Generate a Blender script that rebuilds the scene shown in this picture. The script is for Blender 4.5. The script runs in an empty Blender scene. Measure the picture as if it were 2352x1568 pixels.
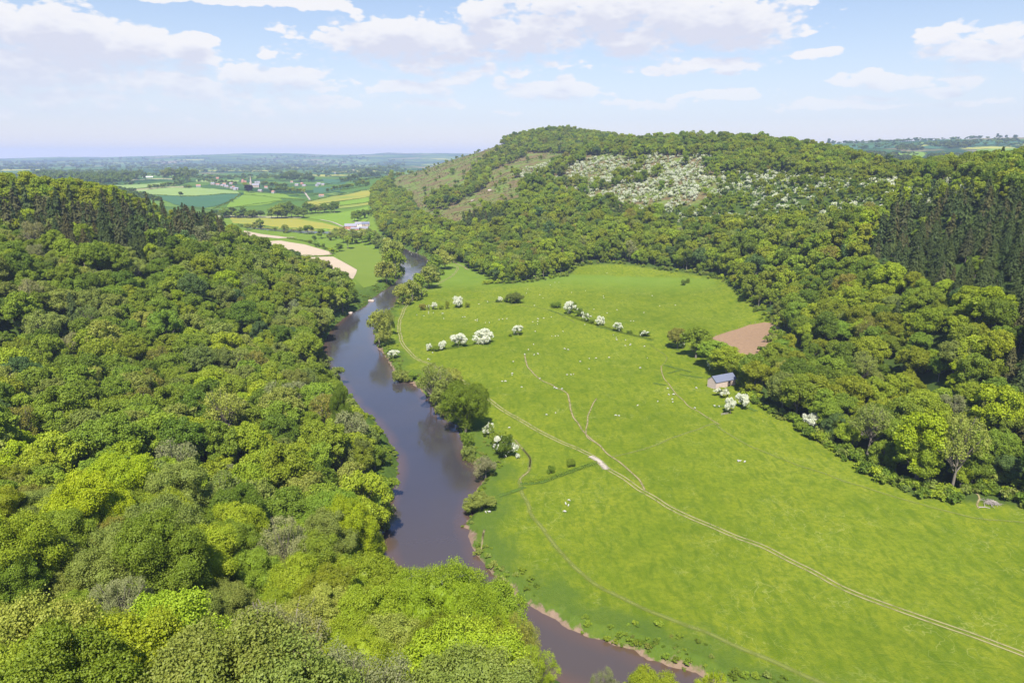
import bpy, math, random
import numpy as np
from mathutils import Vector, geometry
rad = math.radians
sc = bpy.context.scene
COL = sc.collection
rng = np.random.default_rng(7)
random.seed(7)

# ------------------------------------------------------------------ camera, light, exposure
F = 1568.0                       # focal length in units where the picture is 2352 wide (24 mm on 36 mm)
CZ = 125.0
PITCH = math.atan(422 / F)
cp, sp = math.cos(PITCH), math.sin(PITCH)
cam = bpy.data.objects.new('camera', bpy.data.cameras.new('camera'))
COL.objects.link(cam)
cam.location = (0, 0, CZ); cam.rotation_euler = (math.pi / 2 - PITCH, 0, 0)
cam.data.lens = 24; cam.data.sensor_width = 36; cam.data.clip_start = 1; cam.data.clip_end = 80000
sc.camera = cam
SUN_EL, SUN_AZ = rad(55), rad(4)          # sun behind the camera, a touch to its left
sun = bpy.data.objects.new('sun', bpy.data.lights.new('sun', 'SUN'))
COL.objects.link(sun)
sun.data.energy = 4.6; sun.data.angle = rad(0.6); sun.data.color = (1.0, 0.95, 0.86)
sdir = Vector((-math.sin(SUN_AZ) * math.cos(SUN_EL), -math.cos(SUN_AZ) * math.cos(SUN_EL), math.sin(SUN_EL)))
sun.rotation_euler = sdir.to_track_quat('Z', 'Y').to_euler()
sc.view_settings.view_transform = 'Standard'; sc.view_settings.look = 'None'
sc.view_settings.exposure = 1.12; sc.view_settings.gamma = 1.0
sc.render.engine = 'CYCLES'
cy = sc.cycles
cy.max_bounces = 5; cy.diffuse_bounces = 3; cy.glossy_bounces = 2; cy.transmission_bounces = 3
cy.transparent_max_bounces = 6; cy.volume_bounces = 0; cy.caustics_reflective = False; cy.caustics_refractive = False
cy.use_denoising = True
cy.sample_clamp_indirect = 4.0

def raydir(u, v):
    a = (np.asarray(u, float) - 1176) / F; b = (784 - np.asarray(v, float)) / F
    return a, cp + b * sp, -sp + b * cp
def PY(u, v, Y):                 # point seen at (u,v) that lies Y metres ahead
    a, y, z = raydir(u, v); t = Y / y
    return (float(a * t), float(Y), float(CZ + z * t))
def PZ(u, v, z0):
    a, y, z = raydir(u, v); t = (z0 - CZ) / z
    return (float(a * t), float(y * t), float(z0))
def project(x, y, z):
    x = np.asarray(x, float); y = np.asarray(y, float); dz = np.asarray(z, float) - CZ
    d = y * cp - dz * sp; up = y * sp + dz * cp
    d = np.where(d < 1, 1, d)
    return 1176 + F * x / d, 784 - F * up / d, d
def inpoly(px, py, poly):
    px = np.asarray(px, float); py = np.asarray(py, float)
    r = np.zeros(px.shape, bool); n = len(poly)
    for i in range(n):
        x1, y1 = poly[i][:2]; x2, y2 = poly[(i + 1) % n][:2]
        if y1 == y2: continue
        c = ((y1 > py) != (y2 > py)) & (px < (x2 - x1) * (py - y1) / (y2 - y1) + x1)
        r ^= c
    return r
def vnoise(x, y, seed=0):        # smooth value noise
    xi = np.floor(x).astype(np.int64); yi = np.floor(y).astype(np.int64)
    fx = x - xi; fy = y - yi; fx = fx * fx * (3 - 2 * fx); fy = fy * fy * (3 - 2 * fy)
    def h(a, b):
        k = (a * 374761393 + b * 668265263 + seed * 974711) & 0xffffffff
        k = ((k ^ (k >> 13)) * 1274126177) & 0xffffffff
        return ((k ^ (k >> 16)) & 0xffff) / 65535.0
    return (h(xi, yi) * (1 - fx) + h(xi + 1, yi) * fx) * (1 - fy) + (h(xi, yi + 1) * (1 - fx) + h(xi + 1, yi + 1) * fx) * fy
def fbm(x, y, seed=0, o=4):
    s = 0; a = 1; t = 0
    for i in range(o):
        s = s + a * vnoise(x * 2 ** i, y * 2 ** i, seed + i); t += a; a *= .5
    return s / t

# ------------------------------------------------------------------ node helpers
def newmat(name):
    m = bpy.data.materials.new(name); m.use_nodes = True
    nt = m.node_tree; nt.nodes.clear()
    return m, nt
def nd(nt, t, **k):
    n = nt.nodes.new(t)
    for a, b in k.items():
        if a.startswith('i_'): n.inputs[a[2:].replace('_', ' ')].default_value = b
        else: setattr(n, a, b)
    return n
def mth(nt, op, a, b=None, c=None, clamp=False):
    n = nt.nodes.new('ShaderNodeMath'); n.operation = op; n.use_clamp = clamp
    for i, v in enumerate((a, b, c)):
        if v is None: continue
        if isinstance(v, (int, float)): n.inputs[i].default_value = v
        else: nt.links.new(v, n.inputs[i])
    return n.outputs[0]
def vmth(nt, op, a, b=None):
    n = nt.nodes.new('ShaderNodeVectorMath'); n.operation = op
    for i, v in enumerate((a, b)):
        if v is None: continue
        if isinstance(v, (tuple, list)): n.inputs[i].default_value = v
        else: nt.links.new(v, n.inputs[i])
    return n.outputs['Value'] if op in ('LENGTH', 'DOT_PRODUCT') else n.outputs[0]
def mix(nt, f, a, b, blend='MIX'):
    n = nt.nodes.new('ShaderNodeMix'); n.data_type = 'RGBA'; n.blend_type = blend
    for s, v in ((n.inputs['Factor'], f), (n.inputs['A'], a), (n.inputs['B'], b)):
        if v is None: continue
        if isinstance(v, (int, float)): s.default_value = v
        elif isinstance(v, (tuple, list)): s.default_value = (*v[:3], 1)
        else: nt.links.new(v, s)
    # Mix has several sockets with those names: pick the colour ones
    return n.outputs['Result'] if False else n.outputs[2]
def mixc(nt, f, a, b, blend='MIX'):
    n = nt.nodes.new('ShaderNodeMix'); n.data_type = 'RGBA'; n.blend_type = blend
    for s, v in ((n.inputs[0], f), (n.inputs[6], a), (n.inputs[7], b)):
        if isinstance(v, (int, float)): s.default_value = v
        elif isinstance(v, (tuple, list)): s.default_value = (*v[:3], 1)
        else: nt.links.new(v, s)
    return n.outputs[2]
def noise(nt, vec, scale, detail=4, rough=.55, dist=0):
    n = nd(nt, 'ShaderNodeTexNoise'); n.inputs['Scale'].default_value = scale
    n.inputs['Detail'].default_value = detail; n.inputs['Roughness'].default_value = rough
    n.inputs['Distortion'].default_value = dist
    if vec is not None: nt.links.new(vec, n.inputs['Vector'])
    return n.outputs['Fac']
def ramp(nt, f, stops, interp='LINEAR'):
    n = nd(nt, 'ShaderNodeValToRGB'); cr = n.color_ramp; cr.interpolation = interp
    while len(cr.elements) < len(stops): cr.elements.new(.5)
    for e, (p, c) in zip(cr.elements, stops):
        e.position = p; e.color = (*c[:3], 1) if isinstance(c, (tuple, list)) else (c, c, c, 1)
    nt.links.new(f, n.inputs[0]); return n.outputs[0]
def maprange(nt, v, a, b, c=0., d=1., smooth=False):
    n = nd(nt, 'ShaderNodeMapRange'); n.clamp = True
    if smooth: n.interpolation_type = 'SMOOTHSTEP'
    nt.links.new(v, n.inputs[0])
    for i, x in enumerate((a, b, c, d)): n.inputs[i + 1].default_value = x
    return n.outputs[0]
def outp(nt, bs, disp=None):
    o = nd(nt, 'ShaderNodeOutputMaterial'); nt.links.new(bs, o.inputs['Surface'])
def principled(nt, col, rough=.9, spec=.2, bump=None, bstr=.3, bdist=.1):
    p = nd(nt, 'ShaderNodeBsdfPrincipled')
    if isinstance(col, (tuple, list)): p.inputs['Base Color'].default_value = (*col[:3], 1)
    else: nt.links.new(col, p.inputs['Base Color'])
    p.inputs['Roughness'].default_value = rough; p.inputs['Specular IOR Level'].default_value = spec
    if bump is not None:
        b = nd(nt, 'ShaderNodeBump'); b.inputs['Strength'].default_value = bstr; b.inputs['Distance'].default_value = bdist
        nt.links.new(bump, b.inputs['Height']); nt.links.new(b.outputs[0], p.inputs['Normal'])
    return p
def opos(nt): return nd(nt, 'ShaderNodeNewGeometry').outputs['Position']
def scaled(nt, v, s): return vmth(nt, 'MULTIPLY', v, s)

# ------------------------------------------------------------------ sky with clouds
w = bpy.data.worlds.new('World'); sc.world = w; w.use_nodes = True
nt = w.node_tree; nt.nodes.clear()
# cloud shape group: input (az, el) in a vector, output a density field
CL = [  # centre u, v, half width, half height, amount
    (120, 70, 175, 52, 1.0), (300, 105, 130, 50, .95), (60, 130, 190, 60, .85), (425, 112, 60, 34, 1.05),
    (180, 170, 330, 45, .62), (610, 172, 150, 34, .85), (420, 200, 380, 45, .5), (150, 215, 300, 30, .5),
    (10, 190, 45, 30, .8), (930, 90, 230, 42, 1.05), (1110, 60, 60, 45, 1.0), (1190, 85, 130, 38, .95),
    (1010, 130, 260, 34, .65), (940, 195, 130, 26, .65), (1350, 45, 260, 62, .8), (1620, 50, 215, 58, 1.05), (1480, 85, 150, 36, .85),
    (1700, 105, 110, 34, .75), (1590, 150, 160, 18, .7), (1400, 20, 260, 40, .75), (1270, 208, 115, 24, .8), (1290, 180, 35, 14, .8),
    (2030, 175, 90, 24, .8), (2250, 110, 110, 22, .85), (2180, 88, 60, 16, .8), (2160, 208, 55, 14, .8), (2235, 180, 55, 14, .8),
    (1670, 220, 90, 13, .8), (1680, 165, 80, 12, .55), (980, 245, 80, 13, .7), (1160, 265, 45, 7, .6), (2020, 228, 60, 8, .6),
    (620, 5, 200, 12, .8), (1100, 175, 120, 22, .5), (610, 120, 20, 12, .6), (540, 240, 300, 28, .38),
    (2330, 100, 90, 26, .7), (1870, 130, 35, 10, .6), (700, 235, 200, 20, .45), (60, 235, 160, 22, .4), (2060, 245, 200, 8, .4),
    (1900, 245, 80, 8, .45), (1480, 240, 160, 10, .4),
    (-300, 100, 300, 80, .9), (2700, 120, 250, 50, .8)]
def azel(u, v):
    a, y, z = raydir(u, v); return math.atan2(float(a), float(y)), math.atan2(float(z), math.hypot(float(a), float(y)))
g = bpy.data.node_groups.new('cloud_field', 'ShaderNodeTree')
g.interface.new_socket('P', in_out='INPUT', socket_type='NodeSocketVector')
g.interface.new_socket('D', in_out='OUTPUT', socket_type='NodeSocketFloat')
gi = g.nodes.new('NodeGroupInput'); go = g.nodes.new('NodeGroupOutput')
P0 = gi.outputs[0]
warp = nd(g, 'ShaderNodeTexNoise'); warp.inputs['Scale'].default_value = 9; warp.inputs['Detail'].default_value = 3
st = vmth(g, 'MULTIPLY', P0, (1, 2.2, 1))
g.links.new(st, warp.inputs['Vector'])
wv = vmth(g, 'SUBTRACT', warp.outputs['Color'], (.5, .5, .5))
P1 = vmth(g, 'ADD', P0, vmth(g, 'MULTIPLY', wv, (.085, .04, 0)))
cur = None
for (u, v, hw, hh, am) in CL:
    az, el = azel(u, v); sw = hw / F; sh = hh / F
    d = vmth(g, 'LENGTH', vmth(g, 'MULTIPLY', vmth(g, 'SUBTRACT', P1, (az, el, 0)), (1 / sw, 1 / sh, 0)))
    f = mth(g, 'MULTIPLY', mth(g, 'SUBTRACT', 1.12, d), 1.7 * am)
    cur = f if cur is None else mth(g, 'SMOOTH_MAX', cur, f, .08)
n1 = noise(g, st, 16, 5, .58); n2 = noise(g, st, 60, 3, .6)
def puff(scale, wob):
    bil = nd(g, 'ShaderNodeTexVoronoi'); bil.feature = 'F1'; bil.inputs['Scale'].default_value = scale
    bil.inputs['Detail'].default_value = 0
    g.links.new(vmth(g, 'ADD', st, vmth(g, 'MULTIPLY', wv, (wob, wob, 0))), bil.inputs['Vector'])
    return mth(g, 'SUBTRACT', .36, bil.outputs['Distance'])
nn = mth(g, 'ADD', mth(g, 'MULTIPLY', mth(g, 'SUBTRACT', n1, .5), 1.45), mth(g, 'MULTIPLY', mth(g, 'SUBTRACT', n2, .5), .6))
nn = mth(g, 'ADD', nn, mth(g, 'ADD', mth(g, 'MULTIPLY', puff(30, .05), .9), mth(g, 'MULTIPLY', puff(85, .02), .5)))
tot = mth(g, 'ADD', mth(g, 'MAXIMUM', cur, -1.2), nn)
g.links.new(tot, go.inputs[0])

tc = nd(nt, 'ShaderNodeTexCoord')
sx = nd(nt, 'ShaderNodeSeparateXYZ'); nt.links.new(tc.outputs['Generated'], sx.inputs[0])
az = mth(nt, 'ARCTAN2', sx.outputs[0], sx.outputs[1]); el = mth(nt, 'ARCSINE', sx.outputs[2])
cmb = nd(nt, 'ShaderNodeCombineXYZ'); nt.links.new(az, cmb.inputs[0]); nt.links.new(el, cmb.inputs[1])
def field(off):
    n = nd(nt, 'ShaderNodeGroup'); n.node_tree = g
    nt.links.new(vmth(nt, 'ADD', cmb.outputs[0], off), n.inputs[0]); return n.outputs[0]
d0 = field((0, 0, 0)); d1 = field((0.004, .016, 0))
sky = nd(nt, 'ShaderNodeTexSky'); sky.sky_type = 'NISHITA'; sky.sun_disc = False
sky.sun_elevation = SUN_EL; sky.sun_rotation = math.pi + SUN_AZ   # set to the lamp's direction
sky.air_density = 1.0; sky.dust_density = .6; sky.ozone_density = 1.6; sky.altitude = 100
skc = mixc(nt, 1.0, sky.outputs[0], (1.30, 1.28, 1.32), 'MULTIPLY')
# thin milky veil that thickens towards the horizon
veil = maprange(nt, el, -.02, .42, 1.0, .0)
skc = mixc(nt, maprange(nt, el, .22, .5, 0, 1), skc, mixc(nt, 1.0, skc, (.80, .98, 1.38), 'MULTIPLY'))
skc = mixc(nt, mth(nt, 'POWER', veil, 2.5), skc, mixc(nt, maprange(nt, el, .0, .05), (8.8, 7.9, 6.8), (6.2, 6.4, 7.4)))
topness = mth(nt, 'SUBTRACT', d0, d1)            # sharp sunlit tops, soft undersides
wdt = maprange(nt, topness, -.2, .4, 1.15, .34)
dens = mth(nt, 'DIVIDE', mth(nt, 'SUBTRACT', d0, -.24), wdt, clamp=True)
dens = maprange(nt, dens, 0, 1, 0, 1, True)
shade = maprange(nt, d1, -.35, .95, 0, 1)
top = ramp(nt, shade, [(0, (.98, .97, .96)), (.4, (.93, .93, .95)), (1, (.76, .775, .87))])
top = mixc(nt, 1.0, top, (8.2, 8.2, 8.4), 'MULTIPLY')
low = maprange(nt, el, .02, .14, .40, 1.0, True)
dens = mth(nt, 'MULTIPLY', dens, mth(nt, 'MULTIPLY', low, .95))
colr = mixc(nt, dens, skc, top)
bg = nd(nt, 'ShaderNodeBackground'); bg.inputs['Strength'].default_value = .055
nt.links.new(colr, bg.inputs['Color'])
wo = nd(nt, 'ShaderNodeOutputWorld'); nt.links.new(bg.outputs[0], wo.inputs['Surface'])
w.cycles.sampling_method = 'NONE'

# ------------------------------------------------------------------ terrain
RB = [(990, 605), (965, 635), (935, 665), (908, 690), (905, 705), (880, 722), (856, 760), (862, 795), (880, 812), (893, 835), (903, 850),
      (905, 870), (945, 880), (962, 892), (985, 925), (1010, 955), (1043, 975), (1058, 1010), (1070, 1050), (1098, 1085), (1112, 1100),
      (1094, 1116), (1090, 1135), (1068, 1160), (1085, 1176), (1070, 1195), (1056, 1212), (1074, 1218), (1080, 1245), (1090, 1275), (1125, 1320), (1165, 1350), (1192, 1382),
      (1245, 1408), (1290, 1435), (1340, 1460), (1390, 1480), (1450, 1500), (1530, 1530), (1590, 1547), (1700, 1600), (1850, 1640)]
LB = [(1700, 1720), (1500, 1640), (1320, 1580), (1200, 1520), (1080, 1460), (960, 1390), (915, 1340), (895, 1290), (880, 1230), (888, 1180), (900, 1135),
      (918, 1090), (915, 1050), (890, 1000), (860, 962), (826, 932), (797, 895), (762, 850), (745, 820), (745, 790), (760, 757), (800, 722),
      (842, 702), (852, 688), (880, 668), (905, 652), (924, 632), (920, 610), (925, 585), (900, 568), (860, 552), (800, 541), (740, 538), (640, 533),
      (560, 526)]
UP = [(560, 521), (640, 527), (740, 530), (800, 534), (865, 544), (910, 560), (945, 578), (975, 588)]
WZ = -2.2
RIV = [PZ(u, v, WZ) for (u, v) in RB + LB + UP]
C = []
def cY(u, v, Y, dz=0): x, y, z = PY(u, v, Y); C.append((x, y, z + dz))
def cZ(u, v, z): C.append(PZ(u, v, z))
# meadow
for u, v in [(1300, 1300), (1600, 1400), (2000, 1500), (2352, 1560), (1250, 1150), (1500, 1100), (1900, 1200), (2200, 1300), (1150, 1000), (1350, 950),
             (1550, 950), (1000, 830), (1200, 830), (1400, 800), (950, 740), (1100, 720), (960, 690), (1020, 650), (1050, 620), (1250, 1450), (1700, 1560), (2600, 1500), (2400, 1300), (1100, 900), (2700, 1700), (2000, 1700)]: cZ(u, v, 0)
for u, v, z in [(1400, 720, 1.5), (1600, 850, 1), (1550, 750, 2.5), (1130, 655, 3), (1300, 640, 5), (1400, 613, 9), (1520, 620, 10), (1640, 650, 10), (1700, 690, 8), (1775, 735, 6),
                (1780, 760, 6), (1730, 850, 4), (1720, 900, 3), (1850, 980, 2), (1950, 1060, 2), (2050, 1130, 2), (2180, 1150, 2), (2352, 1165, 3), (2500, 1180, 6), (1250, 690, 2)]: cZ(u, v, z)
# right hills
for a in [(1000, 500, 1150), (1100, 470, 1250), (1100, 420, 1500), (1100, 380, 1750), (950, 440, 1700), (930, 500, 1280), (1200, 450, 1150), (1200, 400, 1450), (1250, 360, 1700), (1350, 550, 850),
          (900, 408, 2600), (1000, 384, 2300), (1070, 359, 2200), (1140, 337, 2100), (1200, 318, 2050), (1290, 306, 2000), (1420, 324, 1900), (1400, 338, 1450), (1500, 330, 1400), (1600, 327, 1350), (1720, 331, 1250), (1850, 357, 1120),
          (2000, 386, 960), (2110, 407, 850), (2200, 396, 740), (2352, 393, 620), (2550, 400, 520), (2800, 430, 420),
          (1550, 500, 870), (1550, 450, 980), (1550, 400, 1130), (1550, 360, 1260), (1700, 500, 800), (1700, 430, 960), (1700, 370, 1120), (1850, 480, 760), (1850, 420, 880), (1300, 480, 1000), (1300, 420, 1250), (1400, 420, 1180),
          (2000, 500, 640), (2000, 440, 760), (1850, 580, 580), (1750, 640, 590), (2000, 620, 490), (2150, 480, 560), (2250, 650, 400), (2150, 780, 345), (2300, 850, 300), (2352, 1000, 262), (1950, 780, 400),
          (2050, 880, 345), (2200, 1000, 280), (2352, 520, 470), (2352, 700, 350), (2500, 900, 260), (2600, 700, 290), (1000, 560, 960), (1100, 590, 880), (1200, 560, 900)]: cY(*a)
# behind the ridge
for u, Y, z in [(900, 3300, 30), (1000, 3200, 30), (1140, 3000, 60), (1290, 2900, 90), (1420, 2700, 100), (1600, 2000, 90), (1720, 1900, 85), (1850, 1700, 80), (2000, 1500, 75), (2110, 1400, 72), (2200, 1300, 72), (2352, 1150, 70), (2600, 1100, 60)]:
    a, y, _ = raydir(u, 400); C.append((float(a / y) * Y, Y, z))
for a in [(1860, 332, 4200), (2000, 328, 4300), (2150, 322, 4400), (2352, 317, 4500), (2600, 312, 4500), (1900, 352, 3200), (2050, 356, 3000), (2200, 352, 3100), (2352, 360, 2900), (1950, 378, 2300), (2100, 386, 2200), (2250, 380, 2200), (2352, 380, 2200)]: cY(*a)
# left hill
for a in [(0, 428, 600), (-200, 420, 560), (150, 434, 620), (250, 458, 650), (330, 482, 680), (420, 507, 700), (530, 547, 720), (600, 575, 720), (650, 602, 680), (740, 660, 620), (0, 600, 420), (200, 600, 450), (400, 620, 480),
          (550, 680, 480), (700, 740, 480), (740, 800, 432), (0, 500, 520), (250, 530, 560), (450, 560, 600), (-200, 600, 400), (0, 700, 350)]: cY(*a)
cZ(825, 695, .5); cZ(790, 725, .5); cZ(735, 800, .5)
for a in [(0, 800, 300), (200, 850, 290), (400, 850, 320), (600, 850, 350), (100, 1000, 200), (300, 1000, 210), (600, 1000, 240), (300, 1200, 140), (600, 1200, 165), (500, 1300, 120), (700, 1400, 110), (100, 1500, 75), (400, 1500, 80), (-200, 1200, 120), (-200, 900, 220), (-400, 1500, 60)]: cY(*a, dz=-13)
for u, v, z in [(740, 850, .8), (800, 960, .8), (860, 1050, .8), (870, 1150, 1.5), (860, 1230, 2.5), (900, 1340, 1.5), (1000, 1420, 1), (1200, 1540, 1)]: cZ(u, v, z)
for x, y, z in [(0, 20, 92), (0, 60, 56), (5, 105, 26), (-20, 105, 28), (30, 95, 28), (60, 80, 26), (120, 60, 30), (60, 20, 80), (-60, 20, 80), (0, 8, 104), (-100, 40, 60), (20, 128, 9), (-25, 140, 10), (90, 100, 4)]: C.append((x, y, z))
# behind the left hill, valley floor upstream and the plain
for u, Y, z in [(-200, 800, 70), (0, 850, 60), (250, 900, 30), (420, 900, 12), (530, 880, 3), (600, 820, 2), (700, 760, 0), (0, 1300, 30), (250, 1300, 15)]:
    a, y, _ = raydir(u, 450); C.append((float(a / y) * Y, Y, z))
for u, v, z in [(650, 560, 0), (780, 600, 0), (860, 630, 0), (850, 570, 0), (750, 530, 0), (600, 520, 1), (820, 520, 2.5), (900, 530, 3), (700, 500, 6), (560, 500, 5), (820, 495, 7), (600, 470, 18), (700, 460, 20), (820, 455, 24), (840, 440, 27),
                (560, 440, 25), (450, 445, 28), (450, 430, 32), (650, 430, 27), (750, 420, 30), (350, 430, 33), (420, 415, 36), (330, 400, 40), (580, 425, 27), (850, 420, 33)]: cZ(u, v, z)
for u in (-400, 0, 400, 700, 1000):
    for Y, z in ((4000, 26), (6500, 30), (10000, 42)):
        a, y, _ = raydir(u, 390); C.append((float(a / y) * Y, Y, z))
for u, v in [(-300, 374), (0, 373), (170, 366), (250, 368), (400, 363), (530, 359), (640, 357), (700, 359), (780, 364), (860, 361), (878, 356), (930, 359), (1000, 357), (1130, 360), (1400, 362), (1800, 364), (2352, 364), (2700, 364)]:
    cY(u, v - 5.5, 14500); a, y, _ = raydir(u, 370); C.append((float(a / y) * 18000, 18000, 60 + rng.random() * 30))
for th in (-100, -75, 75, 100):
    for r, z in ((10, 100), (60, 60), (150, 40), (400, 60), (1200, 70), (4000, 60), (15000, 80)):
        C.append((r * math.sin(rad(th)), r * math.cos(rad(th)), z))
C = np.array(C)
def q(x, y): return np.stack([np.arctan2(x, y) * 1.0, .5 * np.log(x * x + y * y)], -1)
Q = q(C[:, 0], C[:, 1])
D = np.sqrt(((Q[:, None] - Q[None]) ** 2).sum(-1) + 1e-4)
n = len(C); A = np.zeros((n + 3, n + 3)); A[:n, :n] = -D + np.eye(n) * 2e-4; A[:n, n] = 1; A[:n, n + 1:] = Q; A[n:, :n] = A[:n, n:].T
W = np.linalg.solve(A, np.concatenate([C[:, 2], [0, 0, 0]]))
L0, L1, NL = math.log(8), math.log(18500), 420
AZM = rad(105); NA = 520
ca = np.linspace(-AZM, AZM, NA); cl = np.linspace(L0, L1, NL)
GA, GL = np.meshgrid(ca, cl, indexing='ij'); pts = np.stack([GA.ravel(), GL.ravel()], -1)
Zc = np.empty(len(pts))
for i in range(0, len(pts), 40000):
    p = pts[i:i + 40000]; d = np.sqrt(((p[:, None] - Q[None]) ** 2).sum(-1) + 1e-4)
    Zc[i:i + 40000] = -d @ W[:n] + W[n] + p @ W[n + 1:]
Zc = Zc.reshape(NA, NL)
for _ in range(2):
    Zc[1:-1, 1:-1] = (Zc[1:-1, 1:-1] * 2 + Zc[:-2, 1:-1] + Zc[2:, 1:-1] + Zc[1:-1, :-2] + Zc[1:-1, 2:]) / 6
def base(x, y):
    a = (np.arctan2(x, y) + AZM) / (2 * AZM) * (NA - 1); l = (.5 * np.log(x * x + y * y + 1e-9) - L0) / (L1 - L0) * (NL - 1)
    a = np.clip(a, 0, NA - 1.001); l = np.clip(l, 0, NL - 1.001)
    i = a.astype(int); j = l.astype(int); fa = a - i; fl = l - j
    return (Zc[i, j] * (1 - fa) + Zc[i + 1, j] * fa) * (1 - fl) + (Zc[i, j + 1] * (1 - fa) + Zc[i + 1, j + 1] * fa) * fl
RX = np.array([(p[0], p[1]) for p in RIV])
def rivd(x, y):                  # signed distance to the river outline, negative inside
    x = np.asarray(x, float); y = np.asarray(y, float)
    d = np.full(x.shape, 1e9)
    for i in range(len(RX)):
        a = RX[i]; b = RX[(i + 1) % len(RX)]; ab = b - a; L = (ab ** 2).sum() + 1e-9
        t = np.clip(((x - a[0]) * ab[0] + (y - a[1]) * ab[1]) / L, 0, 1)
        d = np.minimum(d, (x - a[0] - t * ab[0]) ** 2 + (y - a[1] - t * ab[1]) ** 2)
    d = np.sqrt(d); return np.where(inpoly(x, y, RX), -d, d)
def H0(x, y):
    x = np.asarray(x, float); y = np.asarray(y, float)
    r = np.hypot(x, y); z = base(x, y)
    hill = np.clip((z - 3) / 25, 0, 1)
    z = z + hill * ((fbm(x / 90, y / 90, 3) - .5) * 14 * np.clip(r / 800, .3, 1) + (fbm(x / 700, y / 700, 5) - .5) * 26 * np.clip((r - 3000) / 4000, 0, 1))
    z = z + (fbm(x / 35, y / 35, 9) - .5) * 1.1 * np.clip(1 - hill, 0, 1)
    return np.maximum(z, -.4)
def H(x, y):
    x = np.asarray(x, float); y = np.asarray(y, float); z = H0(x, y)
    r = np.hypot(x, y); m = (r > 90) & (r < 2200) & (z < 12)
    if m.any():
        zz = z[m]; xx = x[m]; yy = y[m]; d = rivd(xx, yy)
        wob = (fbm(xx / 5, yy / 5, 21) - .5) * 3.2
        prof = np.where(d < 40, -3.6 + (d + 1.4 + wob) * .72, 99)
        prof = np.where(d < -3, -3.8, prof)
        z = z.copy(); z[m] = np.minimum(zz, np.maximum(prof, -3.9))
    return z
# fine mesh
fa = np.concatenate([np.linspace(-105, -44, 60)[:-1], np.linspace(-44, 44, 860), np.linspace(44, 105, 60)[1:]]) * math.pi / 180
fr = np.exp(np.concatenate([np.linspace(L0, math.log(100), 70)[:-1], np.linspace(math.log(100), math.log(1200), 560)[:-1], np.linspace(math.log(1200), L1, 420)]))
TA, TR = np.meshgrid(fa, fr, indexing='ij'); TX = TR * np.sin(TA); TY = TR * np.cos(TA)
TZ = H(TX.ravel(), TY.ravel()).reshape(TX.shape)
def ground(x, y):                # height of the built mesh
    x = np.atleast_1d(np.asarray(x, float)); y = np.atleast_1d(np.asarray(y, float))
    a = np.interp(np.arctan2(x, y), fa, np.arange(len(fa))); l = np.interp(np.hypot(x, y), fr, np.arange(len(fr)))
    i = np.clip(a.astype(int), 0, len(fa) - 2); j = np.clip(l.astype(int), 0, len(fr) - 2); u = a - i; v = l - j
    return (TZ[i, j] * (1 - u) + TZ[i + 1, j] * u) * (1 - v) + (TZ[i, j + 1] * (1 - u) + TZ[i + 1, j + 1] * u) * v
RS = np.exp(np.linspace(math.log(20), math.log(18000), 2600))
def G(u, v, ymin=0):             # the ground point seen at (u,v)
    a, y, z = raydir(u, v); s = math.hypot(float(a), float(y)); t = RS / s
    X = float(a) * t; Y = float(y) * t; Zr = CZ + float(z) * t; g_ = ground(X, Y)
    ok = np.where((Zr <= g_) & (Y > ymin))[0]
    k = ok[0] if len(ok) else len(RS) - 1
    if k > 0 and len(ok):
        f0 = Zr[k - 1] - g_[k - 1]; f1 = Zr[k] - g_[k]; w_ = f0 / (f0 - f1) if f0 > f1 and f0 > 0 else 1
        X = X[k - 1] + (X[k] - X[k - 1]) * w_; Y = Y[k - 1] + (Y[k] - Y[k - 1]) * w_
    else: X, Y = X[k], Y[k]
    return float(X), float(Y), float(ground(X, Y)[0])

def mesh_np(name, co, faces, mats=(), smooth=False, fattr=None, vattr=None, matidx=None):
    me = bpy.data.meshes.new(name); co = np.asarray(co, np.float32); faces = np.asarray(faces, np.int32)
    k = faces.shape[1]; nf = len(faces)
    me.vertices.add(len(co)); me.vertices.foreach_set('co', co.ravel())
    me.loops.add(nf * k); me.loops.foreach_set('vertex_index', faces.ravel())
    me.polygons.add(nf); me.polygons.foreach_set('loop_start', np.arange(0, nf * k, k, dtype=np.int32))
    me.polygons.foreach_set('loop_total', np.full(nf, k, np.int32))
    if matidx is not None: me.polygons.foreach_set('material_index', np.asarray(matidx, np.int32))
    me.polygons.foreach_set('use_smooth', np.full(nf, bool(smooth)))
    for m in mats: me.materials.append(m)
    if fattr:
        for nm, vals in fattr.items():
            at = me.attributes.new(nm, 'FLOAT', 'FACE'); at.data.foreach_set('value', np.asarray(vals, np.float32))
    if vattr:
        for nm, vals in vattr.items():
            at = me.attributes.new(nm, 'FLOAT', 'POINT'); at.data.foreach_set('value', np.asarray(vals, np.float32))
    me.update(calc_edges=True)
    return me
def link(name, me, parent=None, **props):
    o = bpy.data.objects.new(name, me); COL.objects.link(o)
    if parent is not None: o.parent = parent
    for k, v in props.items(): o[k] = v
    return o

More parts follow.
